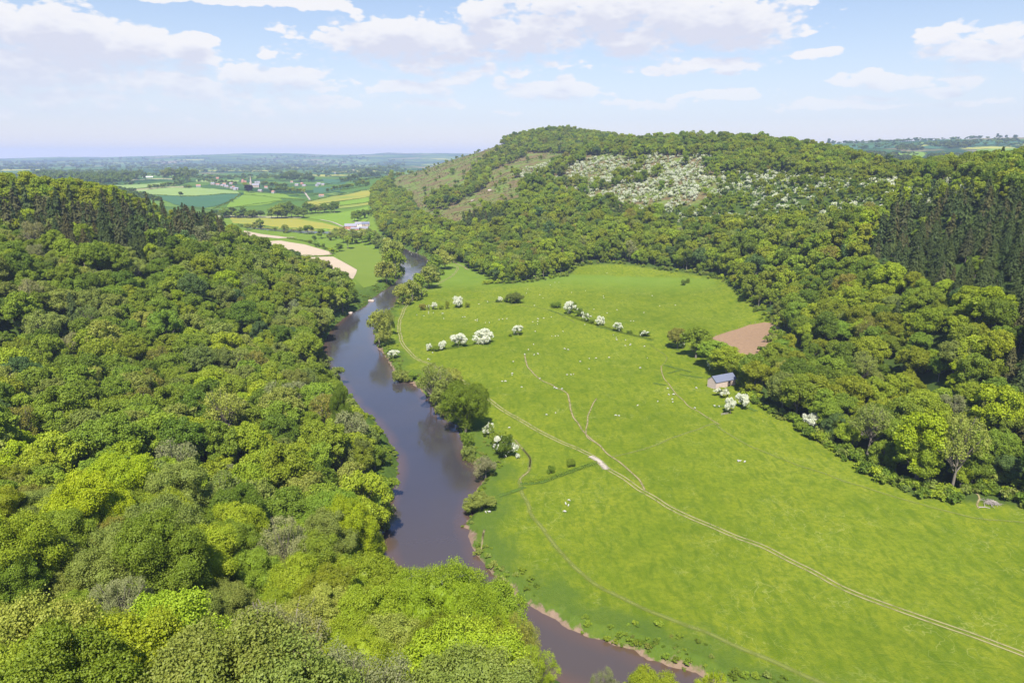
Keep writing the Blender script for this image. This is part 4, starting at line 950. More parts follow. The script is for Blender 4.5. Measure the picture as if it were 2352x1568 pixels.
# large crowns of the near slope
for u, vt_, Y, w_, t, spc, lb in [(1005, 1312, 112, 245, (.205, .285, .014), 'broad', 'broad domed bright yellow-green tree in front of the river bend'), (1050, 1440, 92, 230, (.150, .185, .010), 'broad', 'dark olive beech below the bright domed tree at the bottom centre'),
        (262, 1258, 118, 200, 'fresh', 'broad', 'large rounded fresh green tree in the lower left quarter'), (268, 1052, 158, 150, 'lime', 'broad', 'yellow-green tree with drooping sprays left of centre in the near wood'),
        (785, 1120, 172, 110, 'lime', 'broad', 'yellow-green crown at the wood edge above the river'), (1205, 1400, 118, 90, 'pale', 'sparse', 'thin straw-green tree leaning over the near river bend'),
        (1225, 1480, 100, 105, 'fresh', 'sparse', 'light green thin tree at the bottom edge beside the river'), (1392, 1536, 98, 64, 'twig', 'sparse', 'grey twiggy almost bare tree at the bottom edge'),
        (1500, 1540, 96, 110, 'fresh', 'broad', 'low light green crown at the bottom edge right of the bare tree'), (1640, 1548, 96, 90, 'lime', 'sparse', 'thin yellowish crown furthest right along the bottom edge'), (40, 1120, 150, 120, 'bronze', 'broad', 'bronze-brown tree at the left edge of the near wood'), (830, 1000, 250, 45, 'grey', 'willow', 'grey-green willow at the left water edge below the bend'),
        (780, 885, 268, 50, 'deep', 'broad', 'dark round tree on the left bank above the river'), (640, 1370, 105, 210, 'pale', 'sparse', 'pale half-leafed tree in the middle of the bottom slope'), (520, 1480, 82, 210, 'fresh', 'broad', 'bushy fresh green crown near the bottom edge left of centre'), (150, 1440, 88, 220, 'fresh', 'broad', 'wide light green crown in the bottom left corner'), (800, 1480, 84, 200, 'fresh', 'broad', 'light green crown low in the picture left of the dark beech')]:
    stand('great' if spc == 'broad' and w_ >= 190 else spc, 0 if spc != 'willow' else '1', u, vt_, w_, 0, t, lb, None, Y=Y, vtop=vt_)
stand('oak', '1', 1070, 992, 112, 118, (.130, .185, .010), 'large round deep green oak on the river bank', None, var=0)
for a in [('sparse', 1, 1000, 945, 78, 110, 'grey', 'tall thin grey-green alder behind the river-bank oak'), ('willow', '1', 1028, 955, 75, 85, 'grey', 'pale grey-green willow pressed against the left of the oak'), ('sparse', 1, 990, 925, 60, 75, 'mid', 'leaning green alder overhanging the river left of the oak'), ('willow', '1', 1035, 900, 60, 58, 'pale', 'pale willow standing just above the oak'),
          ('bush', '1', 1073, 1030, 34, 42, 'mid', 'green bush at the water below the oak'), ('bush', '1', 1076, 1058, 38, 36, 'grey', 'grey-green sallow on the bank between oak and round willow'), ('willow', '1', 1116, 1100, 56, 54, (.21, .21, .10), 'round grey willow bush at the muddy inlet'),
          ('haw', '1h', 1125, 1003, 34, 32, 'mid', 'half-blossomed hawthorn nearest below the oak'), ('bush', '1', 1144, 1030, 48, 42, 'mid', 'wide green bush between the two bank hawthorns'), ('haw', '1f', 1160, 1050, 54, 54, 'deep', 'large green hawthorn with some white blossom beside the riverside path'), ('haw', '1w', 1189, 1052, 11, 12, 'mid', 'tiny white hawthorn right of the large riverside one'),
          ('willow', '1', 1105, 1168, 80, 34, 'grey', 'low spreading grey willow on the bank above the mud spit'), ('bush', '1', 1085, 1176, 44, 24, 'grey', 'small grey bush at the tip of the low willow'), ('willow', '1', 872, 796, 58, 84, 'pale', 'lone pale willow leaning over the river mid-way up'), ('willow', '1', 893, 772, 34, 62, 'grey', 'slender willow to the right of the lone riverside one'),
          ('bush', '1', 925, 878, 50, 30, 'grey', 'low grey-green bush on the eroded bank'), ('bush', '1', 948, 872, 24, 20, 'mid', 'small bush right of the low one on the eroded bank'), ('haw', '1h', 905, 822, 28, 18, 'mid', 'small flowering hawthorn by the river bank track'),
          ('haw', '1w', 985, 806, 15, 18, 'mid', 'small white hawthorn at the left end of the middle row'), ('bush', '1', 1000, 806, 20, 14, 'deep', 'dark bush between the first two white hawthorns of the middle row'), ('haw', '1w', 1015, 803, 24, 21, 'mid', 'white hawthorn second in the middle row'), ('haw', '1h', 1052, 797, 40, 32, 'deep', 'half-white broad hawthorn left of the great white one'),
          ('haw', '1w', 1107, 788, 50, 34, 'mid', 'great white dome-shaped hawthorn in the middle of the meadow'), ('haw', '1h', 1190, 769, 26, 22, 'deep', 'hawthorn white on its right side alone at the row end'), ('bush', '1', 1172, 773, 9, 7, 'deep', 'tiny dark bush left of the end hawthorn of the middle row'),
          ('bush', '1', 971, 712, 17, 17, 'bronze', 'brownish little tree first in the far short row'), ('haw', '1f', 984, 712, 9, 13, 'olive', 'very small tree second in the far short row'), ('haw', '1h', 997, 711, 15, 17, 'grey', 'greyish small hawthorn third in the far short row'), ('bush', '1', 1013, 711, 13, 11, 'olive', 'small olive bush fourth in the far short row'),
          ('bush', '1', 1027, 709, 11, 18, 'olive', 'narrow olive tree just left of the flowering pair'), ('haw', '1w', 1053, 706, 28, 26, 'mid', 'white flowering hawthorn in the far short row'), ('bush', '1', 1073, 706, 14, 11, 'olive', 'yellowish bush at the right end of the far short row'),
          ('haw', '1w', 1149, 693, 13, 12, 'mid', 'little white hawthorn left of the dark round bush'), ('bush', '1', 1143, 694, 12, 7, 'deep', 'low scrub at the left of the little white hawthorn'), ('bush', '1', 1162, 693, 13, 9, 'deep', 'low dark scrub beside the big round bush'), ('bush', '1', 1183, 695, 44, 24, (.11, .14, .02), 'big round dark green bush in the upper meadow'),
          ('bush', '1', 1276, 706, 26, 14, 'deep', 'dark bush at the top of the slanting hedge remnant'), ('haw', '1h', 1309, 720, 32, 28, 'deep', 'flowering hawthorn at the head of the slanting hedge remnant'), ('bush', '1', 1318, 712, 16, 20, 'mid', 'green bush behind the head of the slanting hedge'), ('haw', '1f', 1332, 727, 24, 20, 'mid', 'green hawthorn with few flowers second in the slanting hedge'),
          ('haw', '1f', 1346, 737, 26, 20, 'mid', 'hawthorn third in the slanting hedge remnant'), ('bush', '1', 1360, 743, 14, 11, 'deep', 'small dark bush left of the round white hawthorn'), ('haw', '1w', 1379, 748, 22, 22, 'mid', 'round white hawthorn in the slanting hedge'), ('haw', '1h', 1420, 761, 24, 21, 'deep', 'half-white hawthorn right of the round white one'),
          ('bush', '1', 1446, 766, 17, 8, 'deep', 'low dark scrub between two slanting-hedge hawthorns'), ('haw', '1f', 1480, 772, 26, 14, 'deep', 'low hawthorn last in the slanting hedge before the trees'), ('bush', '1', 1570, 655, 12, 13, 'deep', 'tiny dark bush alone in the upper meadow'), ('bush', '1', 1580, 650, 10, 11, 'deep', 'second tiny bush beside the lone one in the upper meadow'),
          ('broad', 1, 1556, 800, 44, 48, 'bronze', 'bronze tree left of the ploughed field'), ('haw', '1w', 1568, 801, 17, 34, 'mid', 'narrow white hawthorn between bronze tree and oak'), ('broad', 1, 1598, 822, 72, 66, 'mid', 'rounded olive oak left of the ploughed field'), ('broad', 1, 1637, 842, 68, 56, 'mid', 'rounded green tree above the barn at the field edge'), ('broad', 1, 1668, 862, 78, 62, 'fresh', 'wide light green tree directly behind the barn'),
          ('broad', 1, 1702, 870, 62, 56, 'mid', 'green tree behind the right end of the barn'), ('haw', '1h', 1634, 852, 22, 28, 'mid', 'flowering hawthorn left of the barn roof'), ('haw', '1f', 1656, 910, 34, 20, 'olive', 'scrubby bush in front of the barn wall'), ('bush', '1', 1666, 905, 16, 16, 'twig', 'brownish bush right of the scrubby one by the barn'), ('bush', '1', 1708, 893, 34, 30, 'mid', 'dark green bush at the right corner of the barn'),
          ('haw', '1w', 1677, 950, 28, 36, 'mid', 'brilliant white hawthorn below the barn'), ('haw', '1h', 1704, 938, 32, 34, 'fresh', 'green hawthorn white on one side beside the brilliant one'), ('haw', '1w', 1858, 988, 34, 38, 'mid', 'white hawthorn at the edge of the right wood'), ('bush', '1', 1842, 990, 30, 24, 'mid', 'green bush left of the white wood-edge hawthorn'),
          ('haw', '1h', 1210, 640, 14, 17, 'mid', 'white hawthorn against the far wood edge'), ('bush', '1', 1194, 645, 24, 18, 'fresh', 'yellowish bush left of the far wood-edge hawthorn'), ('haw', '1h', 1945, 870, 10, 12, 'mid', 'small white blossom bush among the right-hand trees'), ('haw', '1w', 650, 800, 17, 17, 'mid', 'small white hawthorn at the left river margin'),
          ('broad', 1, 2106, 1112, 92, 150, 'lime', 'vivid yellow-green tree at the right wood edge'), ('sparse', 1, 2185, 1128, 92, 150, 'grey', 'tall grey-green drooping tree right of the vivid yellow-green one'), ('broad', 1, 2275, 1010, 85, 110, 'lime', 'second vivid yellow-green tree among the right-hand wood'), ('broad', 1, 2270, 760, 80, 80, 'lime', 'bright yellow-green tree below the dark conifers at the right'), ('bush', '1', 1311, 1071, 22, 20, 'mid', 'round bush with pale flowers on the old hedge bank'), ('bush', '1', 1265, 1086, 20, 18, 'deep', 'dark bush on the old hedge bank left of the flowering one'), ('willow', '2', 895, 1150, 50, 55, 'mid', 'green willow scrub filling the gap on the left bank'), ('willow', '2', 885, 1215, 55, 60, 'grey', 'grey willow low on the left bank before the bend'), ('willow', '2', 745, 850, 40, 40, 'grey', 'grey willow scrub at the left water margin mid-way'), ('willow', '2', 776, 880, 36, 38, 'grey', 'pale willow scrub just below on the left water margin')]:
    stand(*a)
for k, (u, v, w_, h_) in enumerate([(925, 700, 38, 42), (947, 692, 36, 44), (968, 682, 44, 50), (985, 662, 46, 46), (1000, 648, 34, 38), (1008, 632, 42, 44), (1022, 618, 36, 36), (1012, 606, 30, 30), (932, 690, 20, 24)]):
    stand('willow', '2', u, v, w_ * 1.2, h_ * 1.1, ['pale', 'grey', 'mid'][k % 3], '%s willow in the line along the right bank, %s' % (WORD[['pale', 'grey', 'mid'][k % 3]], ['nearest the viewer', 'second from the near end', 'the tallest', 'beside the tallest', 'small and in mid line', 'just past mid line', 'third from the far end', 'at the far end', 'low and half hidden'][k]), 'willows lining the right river bank')
for k, (u, v, w_, h_) in enumerate([(888, 652, 44, 46), (908, 640, 46, 60), (905, 618, 46, 58), (895, 600, 38, 40), (912, 596, 30, 40), (885, 580, 34, 30), (868, 570, 32, 28), (850, 562, 30, 26), (832, 558, 26, 28), (815, 560, 28, 30)]):
    stand('willow', '2', u, v, w_ * 1.15, h_ * 1.1, ['grey', 'mid', 'pale'][k % 3], 'willow on the left bank of the far bend, %s' % ['nearest and low', 'broad and second', 'broad and third', 'rounded in mid row', 'slim at the water', 'sixth going away', 'seventh going away', 'eighth going away', 'ninth going away', 'last beyond the flood meadow'][k], 'willows on the left bank of the far bend')
gb = 'trees scattered over the valley floor upstream'
for k, (u, v, w_, h_, t, wd) in enumerate([(568, 528, 16, 14, 'pale', 'first pale'), (585, 526, 18, 15, 'grey', 'second grey'), (598, 524, 16, 20, 'mid', 'upright'), (632, 530, 9, 8, 'mid', 'tiny'), (655, 535, 20, 18, 'grey', 'rounded grey'), (690, 536, 15, 14, 'grey', 'low grey'), (708, 538, 26, 24, 'mid', 'broad'), (722, 555, 13, 13, 'deep', 'small dark'), (738, 548, 22, 20, 'mid', 'lively green'),
        (760, 552, 20, 18, 'grey', 'soft grey'), (772, 548, 20, 24, 'pale', 'pale upright'), (790, 558, 26, 34, 'grey', 'tall feathery'), (800, 572, 24, 36, 'mid', 'tall broad'), (762, 583, 17, 16, 'fresh', 'lone round'), (780, 578, 20, 18, 'deep', 'dark spreading'), (826, 552, 16, 18, 'mid', 'small rounded'), (848, 546, 16, 20, 'grey', 'slim grey'), (862, 556, 18, 26, 'grey', 'tall slim'), (744, 573, 12, 12, 'deep', 'dark hedge'), (728, 568, 12, 12, 'deep', 'second dark hedge'), (712, 560, 12, 11, 'mid', 'third hedge')]):
    stand('broad' if t in ('deep', 'mid', 'fresh') else 'willow', 2 if t in ('deep', 'mid', 'fresh') else '2', u, v, w_, h_, t, '%s tree on the valley floor upstream, near the pale tilled fields' % wd, gb, 500)
belts = [([(506, 500), (605, 501)], 12, 15, 17, ('mid', 'deep', 'blue'), 'in the belt left of the parkland clump'), ([(618, 502), (700, 500)], 7, 27, 24, ('deep', 'mid'), 'in the parkland clump above the yellow field'), ([(640, 488), (690, 490)], 5, 22, 20, ('deep', 'mid'), 'at the back of the parkland clump'),
         ([(700, 493), (775, 487)], 7, 20, 20, ('deep', 'mid', 'pale'), 'at the right end of the parkland clump'), ([(812, 510), (850, 497)], 5, 20, 22, ('mid', 'deep'), 'behind the farm buildings'), ([(340, 436), (420, 424)], 9, 9, 9, ('mid', 'deep'), 'along the hedge of the pale crop field'), ([(372, 410), (455, 408)], 12, 11, 17, ('grey', 'mid'), 'in the tall row of poplars on the left rise'),
         ([(400, 425), (436, 418)], 6, 9, 16, ('mid', 'deep'), 'below the poplar row'), ([(560, 430), (575, 440)], 3, 13, 14, ('fresh', 'mid'), 'at the near edge of the village'), ([(640, 415), (720, 418)], 12, 12, 13, ('deep', 'blue'), 'on the dark knoll behind the village'), ([(655, 408), (712, 410)], 8, 12, 13, ('mid', 'deep'), 'on top of the knoll behind the village'),
         ([(620, 440), (700, 445)], 11, 12, 12, ('mid', 'deep', 'fresh'), 'in the village gardens near the lane'), ([(600, 428), (660, 432)], 8, 10, 11, ('mid', 'grey', 'deep'), 'among the houses right of the church'), ([(455, 418), (545, 424)], 12, 8, 8, ('mid', 'deep', 'grey'), 'among the houses left of the church'),
         ([(750, 440), (850, 425)], 14, 10, 10, ('mid', 'deep', 'fresh'), 'on the hedged slope right of the village'), ([(780, 420), (870, 405)], 14, 11, 11, ('mid', 'deep', 'blue'), 'at the top of the hedged slope'), ([(860, 470), (905, 420)], 12, 14, 15, ('deep', 'mid', 'olive'), 'at the left foot of the long hill'), ([(830, 400), (910, 388)], 12, 10, 10, ('deep', 'mid'), 'where the long hill runs into the plain')]
VT = []
for (a, b), n_, w_, h_, ts, where in belts:
    for k in range(n_):
        f = (k + .5 + .5 * (rng.random() - .5)) / n_; u = a[0] + (b[0] - a[0]) * f; v = a[1] + (b[1] - a[1]) * f + 2.5 * (rng.random() - .5); t = ts[rng.integers(len(ts))]; q_ = .8 + .45 * rng.random()
        pop = 'poplar row' in where
        sz_ = 'taller' if q_ > 1.02 else 'shorter'
        if w_ <= 13 and not pop:
            p_ = at(u, v, 700); dd_ = math.hypot(p_[0], p_[1]); VT.append((p_, w_ * q_ * dd_ / F / 10.4, h_ * q_ * dd_ / F / 13, t)); continue
        stand('poplar' if pop else 'broad', '2' if pop else 2, u, v, w_ * q_, h_ * q_, t, '%s %s tree %s' % (sz_, WORD[t], where), '%s %s trees %s' % (sz_, WORD[t], where), 700)
scatter('village_trees', 'small trees filling the gardens and hedges of the distant village', [t[2] for t in TPL[('broad', 2)]], np.array([a[0] for a in VT]) - [0, 0, .3], rng.integers(5, size=len(VT)), rng.random(len(VT)) * 6.28, np.array([(a[1], a[1], a[2]) for a in VT]), np.array([jit(a[3], rng) for a in VT]))
stand('broad', 2, 571, 443, 19, 16, (.022, .012, .030), 'large dark purple copper beech by the church', None, 700)
stand('broad', 2, 793, 525, 8, 7, (.022, .012, .022), 'small dark purple tree at the left end of the farm', None, 700)
stand('broad', 2, 334, 413, 10, 13, 'deep', 'lone dark tree on the left rise beside the white tents', None, 700)
stand('broad', 2, 415, 452, 1, 1, 'deep', 'lone bush at the corner of the teal crop field', None, 700).scale = (1.4, 1.4, 1.2)
for k, u in enumerate([1458, 1545, 1570, 1605, 1612, 1586]):
    pass
# landmark trees on the skyline of the right hill
for u, v, w_, h_, t, spc, lb in [(1459, 322, 20, 20, 'deep', 'broad', 'lone dark round tree standing up on the hill skyline'), (1605, 326, 24, 22, 'twig', 'sparse', 'bare brownish tree on the hill skyline'), (1552, 325, 9, 12, 'pine', 'conifer', 'small dark conifer on the hill skyline left of the bare tree'), (1573, 324, 7, 9, 'pine', 'conifer', 'second small conifer on the hill skyline')]:
    stand(spc, 2, u, v + 4, w_, h_, t, lb, None, 900)
for k, (u, v, w_, h_) in enumerate([(1225, 445, 32, 46), (1005, 506, 26, 24), (1040, 400, 18, 12), (1120, 380, 16, 10)]):
    stand('broad', 2, u, v, w_, h_, ['deep', 'mid', 'deep', 'mid'][k], ['tall dark tree beside the white blossom slope', 'lone rounded tree low on the bare hillside', 'small round tree high on the bare hillside', 'round tree in the scrub band of the bare hillside'][k], None, 700)
# trees on the far right skyline
for k, (u, v, w_) in enumerate([(1903, 333, 14), (1912, 333, 9), (2040, 332, 6), (2082, 331, 6), (2100, 331, 5), (2130, 328, 5), (2188, 325, 6), (2205, 325, 5), (2215, 324, 5), (2250, 322, 8), (2290, 321, 12), (2310, 322, 9), (2330, 321, 10)]):
    x, y, z = PY(u, v + 2, 4300); z = float(ground(x, y)[0]); s_ = w_ * .68 * 4300 / F / 10.4
    plant('broad', 2, k, 'broadleaf_tree', 'tree', 'hedgerow tree on the far right skyline, %s' % ['leftmost and widest', 'second from left', 'third from left, alone', 'fourth from left', 'fifth from left', 'sixth, in mid field', 'seventh, first of three', 'middle of three', 'last of three', 'dark and pointed', 'fourth from the right edge', 'next to the right edge group', 'nearest the right edge'][k], 'trees on the far right skyline', x, y, z, s_, jit('blue', rng))

# ------------------------------------------------------------------ old hedge bank, nettles
strip('nettle_bank', [(1195, 1112), (1240, 1108), (1290, 1090), (1330, 1075), (1370, 1064)], 3.2, T_nett, .2)
strip('nettle_bank', [(1145, 1140), (1180, 1128), (1205, 1118)], 3, T_nett, .2)
strip('nettle_bank', [(1090, 1330), (1190, 1395)], 3, T_nett, .2)
for px in ([(1525, 838), (1590, 855)], [(1560, 860), (1615, 868)], [(1500, 880), (1530, 885)], [(1535, 858), (1560, 850)], [(1640, 935), (1700, 930), (1740, 945)], [(1530, 790), (1560, 805)], [(1370, 750), (1500, 782)], [(1260, 712), (1300, 725)]):
    strip('nettle_patch', px, 3, T_nett, .2)

# ------------------------------------------------------------------ hedges
HEDGE = leafmat('hedge_leaves')
def hedge(px, label, wd=2.2, ht=2.6, leaf=.8, ymin=700, tint='deep', group='hedges between the valley fields'):
    L = smoothline([at(u, v, ymin) for u, v in px], 8); seg = np.hypot(*np.diff(L, axis=0).T); s_ = np.concatenate([[0], np.cumsum(seg)]); tot_ = s_[-1]
    n_ = int(min(9000, tot_ * 14 / max(leaf, .3) ** 1.2)); t = rng.random(n_) * tot_; x = np.interp(t, s_, L[:, 0]); y = np.interp(t, s_, L[:, 1])
    hh = ht * (.6 + .8 * vnoise(t / 9, t * 0, 5)); d = rdir(rng, n_, .3); px_ = np.stack([x + d[:, 0] * wd, y + d[:, 1] * wd, ground(x, y) + np.abs(d[:, 2]) * hh], -1)
    G_ = Geo(); co, f = quads(px_, unit(d + .5 * rng.normal(size=d.shape)), leaf * (.7 + .6 * rng.random(n_)), rng); G_.add(co, f, rng.random(n_))
    o = link('hedge', G_.mesh('hedge', [HEDGE])); o['label'] = label; o['category'] = 'hedge'; o['tint'] = jit(tint, rng); o['group'] = group
H_ = [([(345, 449), (440, 451), (552, 446)], 'hedge between the pale crop field and the teal field'), ([(552, 447), (530, 462), (490, 480)], 'bushy hedge at the right end of the teal field'), ([(300, 438), (360, 431), (440, 428)], 'hedge at the back of the pale crop field'), ([(560, 447), (640, 456), (700, 460)], 'flowering hedge between two pastures below the village'),
      ([(700, 474), (780, 464), (868, 448)], 'hedge between the upper yellow and green strips'), ([(700, 465), (760, 452), (830, 438), (870, 433)], 'hedge along the top of the yellow strips'), ([(740, 484), (790, 473), (866, 459)], 'hedge below the striped fields'), ([(500, 479), (560, 474), (650, 463), (700, 461)], 'hedge along the foot of the pasture below the village'),
      ([(720, 470), (700, 478), (680, 484)], 'short hedge beside the parkland clump'), ([(560, 440), (620, 443), (690, 450)], 'hedge at the near side of the village'), ([(660, 548), (700, 555), (740, 568), (775, 580)], 'dark hedge along the right of the tilled fields'), ([(690, 589), (730, 590), (765, 588)], 'low hedge between two tilled fields'), ([(720, 446), (790, 436), (850, 424)], 'hedge climbing the slope right of the village'),
      ([(740, 425), (800, 416)], 'hedge beside the far teal field'), ([(880, 560), (870, 545), (850, 535)], 'scrub hedge by the stone lane'), ([(990, 800), (1010, 804), (1050, 798), (1090, 792)], 'low scrub under the middle hawthorn row')]
for k, (p, lb) in enumerate(H_): hedge(p, lb, *((1.2, 1.0, .35, 0) if k == len(H_) - 1 else (1.8, 2.2, .8, 500 if k in (10, 11) else 700)))
hedge([(1200, 1110), (1250, 1103), (1300, 1087), (1368, 1063)], 'straggling old hedge bank ending at the bare gateway', 1.6, 1.4, .3, 0, 'deep', None)
hedge([(1300, 722), (1340, 738), (1390, 752), (1430, 765), (1500, 780)], 'low scrub under the slanting row of hawthorns', 1.4, 1.0, .35, 0, 'deep', None)
hedge([(1076, 1040), (1080, 1062), (1085, 1075)], 'riverside scrub below the oak', 2.5, 3, .3, 0, 'grey', None)

# ------------------------------------------------------------------ buildings
def stonem(name, c1, c2, sc=1.2, sp=.1, rough=.9):
    m, nt = newmat(name); P = nd(nt, 'ShaderNodeTexCoord').outputs['Object']
    c = mixc(nt, noise(nt, P, sc, 5, .65), c1, c2); outp(nt, principled(nt, c, rough, sp, noise(nt, P, sc * 4, 3), .5, .05).outputs[0]); return m
STONE = stonem('rubble_stone', (.24, .19, .155), (.48, .40, .34)); BRICK = stonem('red_brick', (.30, .13, .09), (.46, .24, .17), 2); SLATE = stonem('blue_slate', (.105, .118, .165), (.145, .158, .205), .9, .4, .5)
SLATE2 = stonem('grey_slate', (.17, .17, .20), (.28, .27, .30), .8); TILE = stonem('clay_tile', (.28, .14, .10), (.40, .22, .16), 2); RENDER = stonem('white_render', (.30, .29, .275), (.40, .39, .37), .5); DARK = stonem('dark_opening', (.01, .01, .012), (.02, .02, .025)); WOODM = stonem('weathered_timber', (.13, .10, .08), (.28, .22, .17), 4)
def box(G_, cx, cy_, cz, sx_, sy_, sz_):
    v = np.array([(cx + a * sx_ / 2, cy_ + b * sy_ / 2, cz + c * sz_ / 2) for a in (-1, 1) for b in (-1, 1) for c in (-1, 1)])
    G_.add(v, np.array([(0, 1, 3, 2), (4, 6, 7, 5), (0, 4, 5, 1), (2, 3, 7, 6), (0, 2, 6, 4), (1, 5, 7, 3)]), .5)
def gable_walls(L, W_, h, rh):       # one closed shell with gables
    v = np.array([(x, y, z) for x in (-L / 2, L / 2) for y, z in ((-W_ / 2, -1), (W_ / 2, -1), (W_ / 2, h), (0, h + rh), (-W_ / 2, h))], float)
    q4 = [(0, 5, 9, 4), (1, 2, 7, 6), (0, 1, 6, 5), (4, 9, 8, 3), (2, 3, 8, 7)]
    G_ = Geo(); G_.add(v, np.array(q4), .5); G_.add(v, np.array([(0, 4, 2, 1), (5, 6, 7, 9), (4, 3, 3, 2), (9, 7, 8, 8)]), .5); return G_
def roof_geo(L, W_, h, rh, over=.35, th=.16):
    G_ = Geo(); k = rh / (W_ / 2); hw = W_ / 2 + over; L2 = L / 2 + over
    for s_ in (-1, 1):
        v = np.array([(x, y, z + t) for x in (-L2, L2) for (y, z) in ((0, h + rh + .03), (s_ * hw, h + rh + .03 - k * hw)) for t in (0, th)])
        G_.add(v, np.array([(0, 2, 6, 4), (1, 5, 7, 3), (0, 1, 3, 2), (4, 6, 7, 5), (0, 4, 5, 1), (2, 3, 7, 6)]), .5)
    return G_
def house(name, cat, label, x, y, rot, L, W_, h, rh, wm, rm, group=None, chim=1, wins=3, z=None, doors=1):
    z = float(min(ground(x + a, y + b)[0] for a in (-L / 3, L / 3) for b in (-W_ / 3, W_ / 3))) if z is None else z
    e = bpy.data.objects.new(name, None); COL.objects.link(e); e.location = (x, y, z); e.rotation_euler = (0, 0, rot); e['label'] = label; e['category'] = cat
    if group: e['group'] = group
    link('wall', gable_walls(L, W_, h, rh).mesh('wall', [wm]), e); ro = link('roof', roof_geo(L, W_, h, rh).mesh('roof', [rm]), e)
    for c in range(chim):
        G_ = Geo(); box(G_, (-1, 1)[c % 2] * L * .42, 0, h + rh + .2, .9, .9, 1.8); link('chimney', G_.mesh('chimney', [BRICK]), ro)
    for k in range(wins):
        G_ = Geo(); xx = (k + .5) / wins * L - L / 2
        if doors and k == wins // 2: continue
        for lev in ([1.5] if h < 4 else [1.3, h - 1.3]): box(G_, xx, -W_ / 2 - .01, lev, 1.1, .12, 1.1)
        w_ = link('window', G_.mesh('window', [DARK]), e)
    if doors: G_ = Geo(); box(G_, 0, -W_ / 2 - .01, 1.05, 1.1, .14, 2.1); link('door', G_.mesh('door', [WOODM]), e)
    return e
# the field barn
bx_, by_, bz_ = at(1644.3, 895); a30 = rad(27); BL, BW, BH, BR = 14.5, 6.8, 4.3, 2.6
cx_ = bx_ + math.cos(a30) * BL / 2 - math.sin(a30) * BW / 2; cy_ = by_ + math.sin(a30) * BL / 2 + math.cos(a30) * BW / 2
e = bpy.data.objects.new('field_barn', None); COL.objects.link(e); e.location = (cx_, cy_, bz_ - .1); e.rotation_euler = (0, 0, a30)
e['label'] = 'pinkish stone field barn with blue slate roof at the meadow edge'; e['category'] = 'barn'
link('wall', gable_walls(BL, BW, BH, BR).mesh('wall', [stonem('pale_barn_stone', (.34, .26, .22), (.62, .50, .44), 1.6)]), e)
link('roof', roof_geo(BL, BW, BH, BR, .3, .15).mesh('roof', [SLATE]), e)
G_ = Geo(); box(G_, 2.2, -BW / 2 - .02, BH / 2 - .1, 1.5, .14, BH - .5); link('doorway', G_.mesh('doorway', [DARK]), e)
G_ = Geo(); box(G_, 1.2, -BW / 2 - .06, BH / 2 - .15, .5, .10, BH - .3); box(G_, 3.4, -BW / 2 - .06, BH / 2 - .15, .9, .10, BH - .3); box(G_, 2.2, -BW / 2 - .12, BH / 2 - .2, 1.6, .08, .25); box(G_, 2.0, -BW / 2 - .1, BH - .25, 4.2, .16, .25); link('door_frame', G_.mesh('door_frame', [WOODM]), e)
G_ = Geo(); box(G_, 5.0, -BW / 2 - .01, BH - 1.1, .35, .1, .8); link('slit_window', G_.mesh('slit_window', [DARK]), e)
# farm by the lane
def hat(u, v, ym=700): x, y, z = at(u, v, ym); return x, y
fm = 'stone farm buildings beside the lane'
for nm, lb, u, v, rot, L, W_, h, rh, wm, rm, ch in [('farm_barn', 'long brick farm barn with grey slate roof at the left of the farm', 806, 526, 8, 18, 9, 5.5, 4, BRICK, SLATE2, 0), ('farm_shed', 'low brick cattle shed in front of the farm barn', 817, 529, -14, 14, 7, 3.2, 2.2, BRICK, SLATE2, 0),
        ('farmhouse', 'pale stone farmhouse with slate roof and chimneys', 827, 521, 10, 15, 8, 5.6, 3.4, stonem('cream_stone', (.48, .43, .37), (.66, .60, .52)), SLATE2, 2), ('farm_cottage', 'stone farm cottage at the right of the farmhouse', 840, 520, 14, 12, 7, 5, 3.2, STONE, SLATE, 2), ('farm_shed', 'lean stone outbuilding at the right front of the farm', 835, 527, -4, 15, 6, 3.0, 2.0, STONE, SLATE2, 0)]:
    x, y = hat(u, v); house(nm, 'farm building', lb, x, y, rad(rot), L * 1.15, W_, h * 1.1, rh, wm, rm, fm, ch, 4)
# the village
x, y = hat(577, 430, 1500); zg = float(ground(x, y)[0])
e = bpy.data.objects.new('village_church', None); COL.objects.link(e); e.location = (x, y, zg); e['label'] = 'grey stone village church with a tall pointed spire'; e['category'] = 'church'
G_ = Geo(); box(G_, 0, 0, 7, 7, 7, 16); link('tower', G_.mesh('tower', [STONE]), e)
G_ = Geo(); co, f = tube([[0, 0, 15], [0, 0, 15.6], [0, 0, 38]], [3.7, 3.5, .08], 8); G_.add(co, f, .5); link('spire', G_.mesh('spire', [STONE]), e)
nv = link('nave', gable_walls(24, 10, 7, 5).mesh('nave', [STONE]), e); nv.location = (16, 1, 0)
r_ = link('nave_roof', roof_geo(24, 10, 7, 5).mesh('nave_roof', [SLATE2]), e); r_.location = (16, 1, 0)
for k in range(4): G_ = Geo(); box(G_, 7 + k * 5, -4.02, 4, 1.4, .2, 3.4); link('window', G_.mesh('window', [DARK]), e)
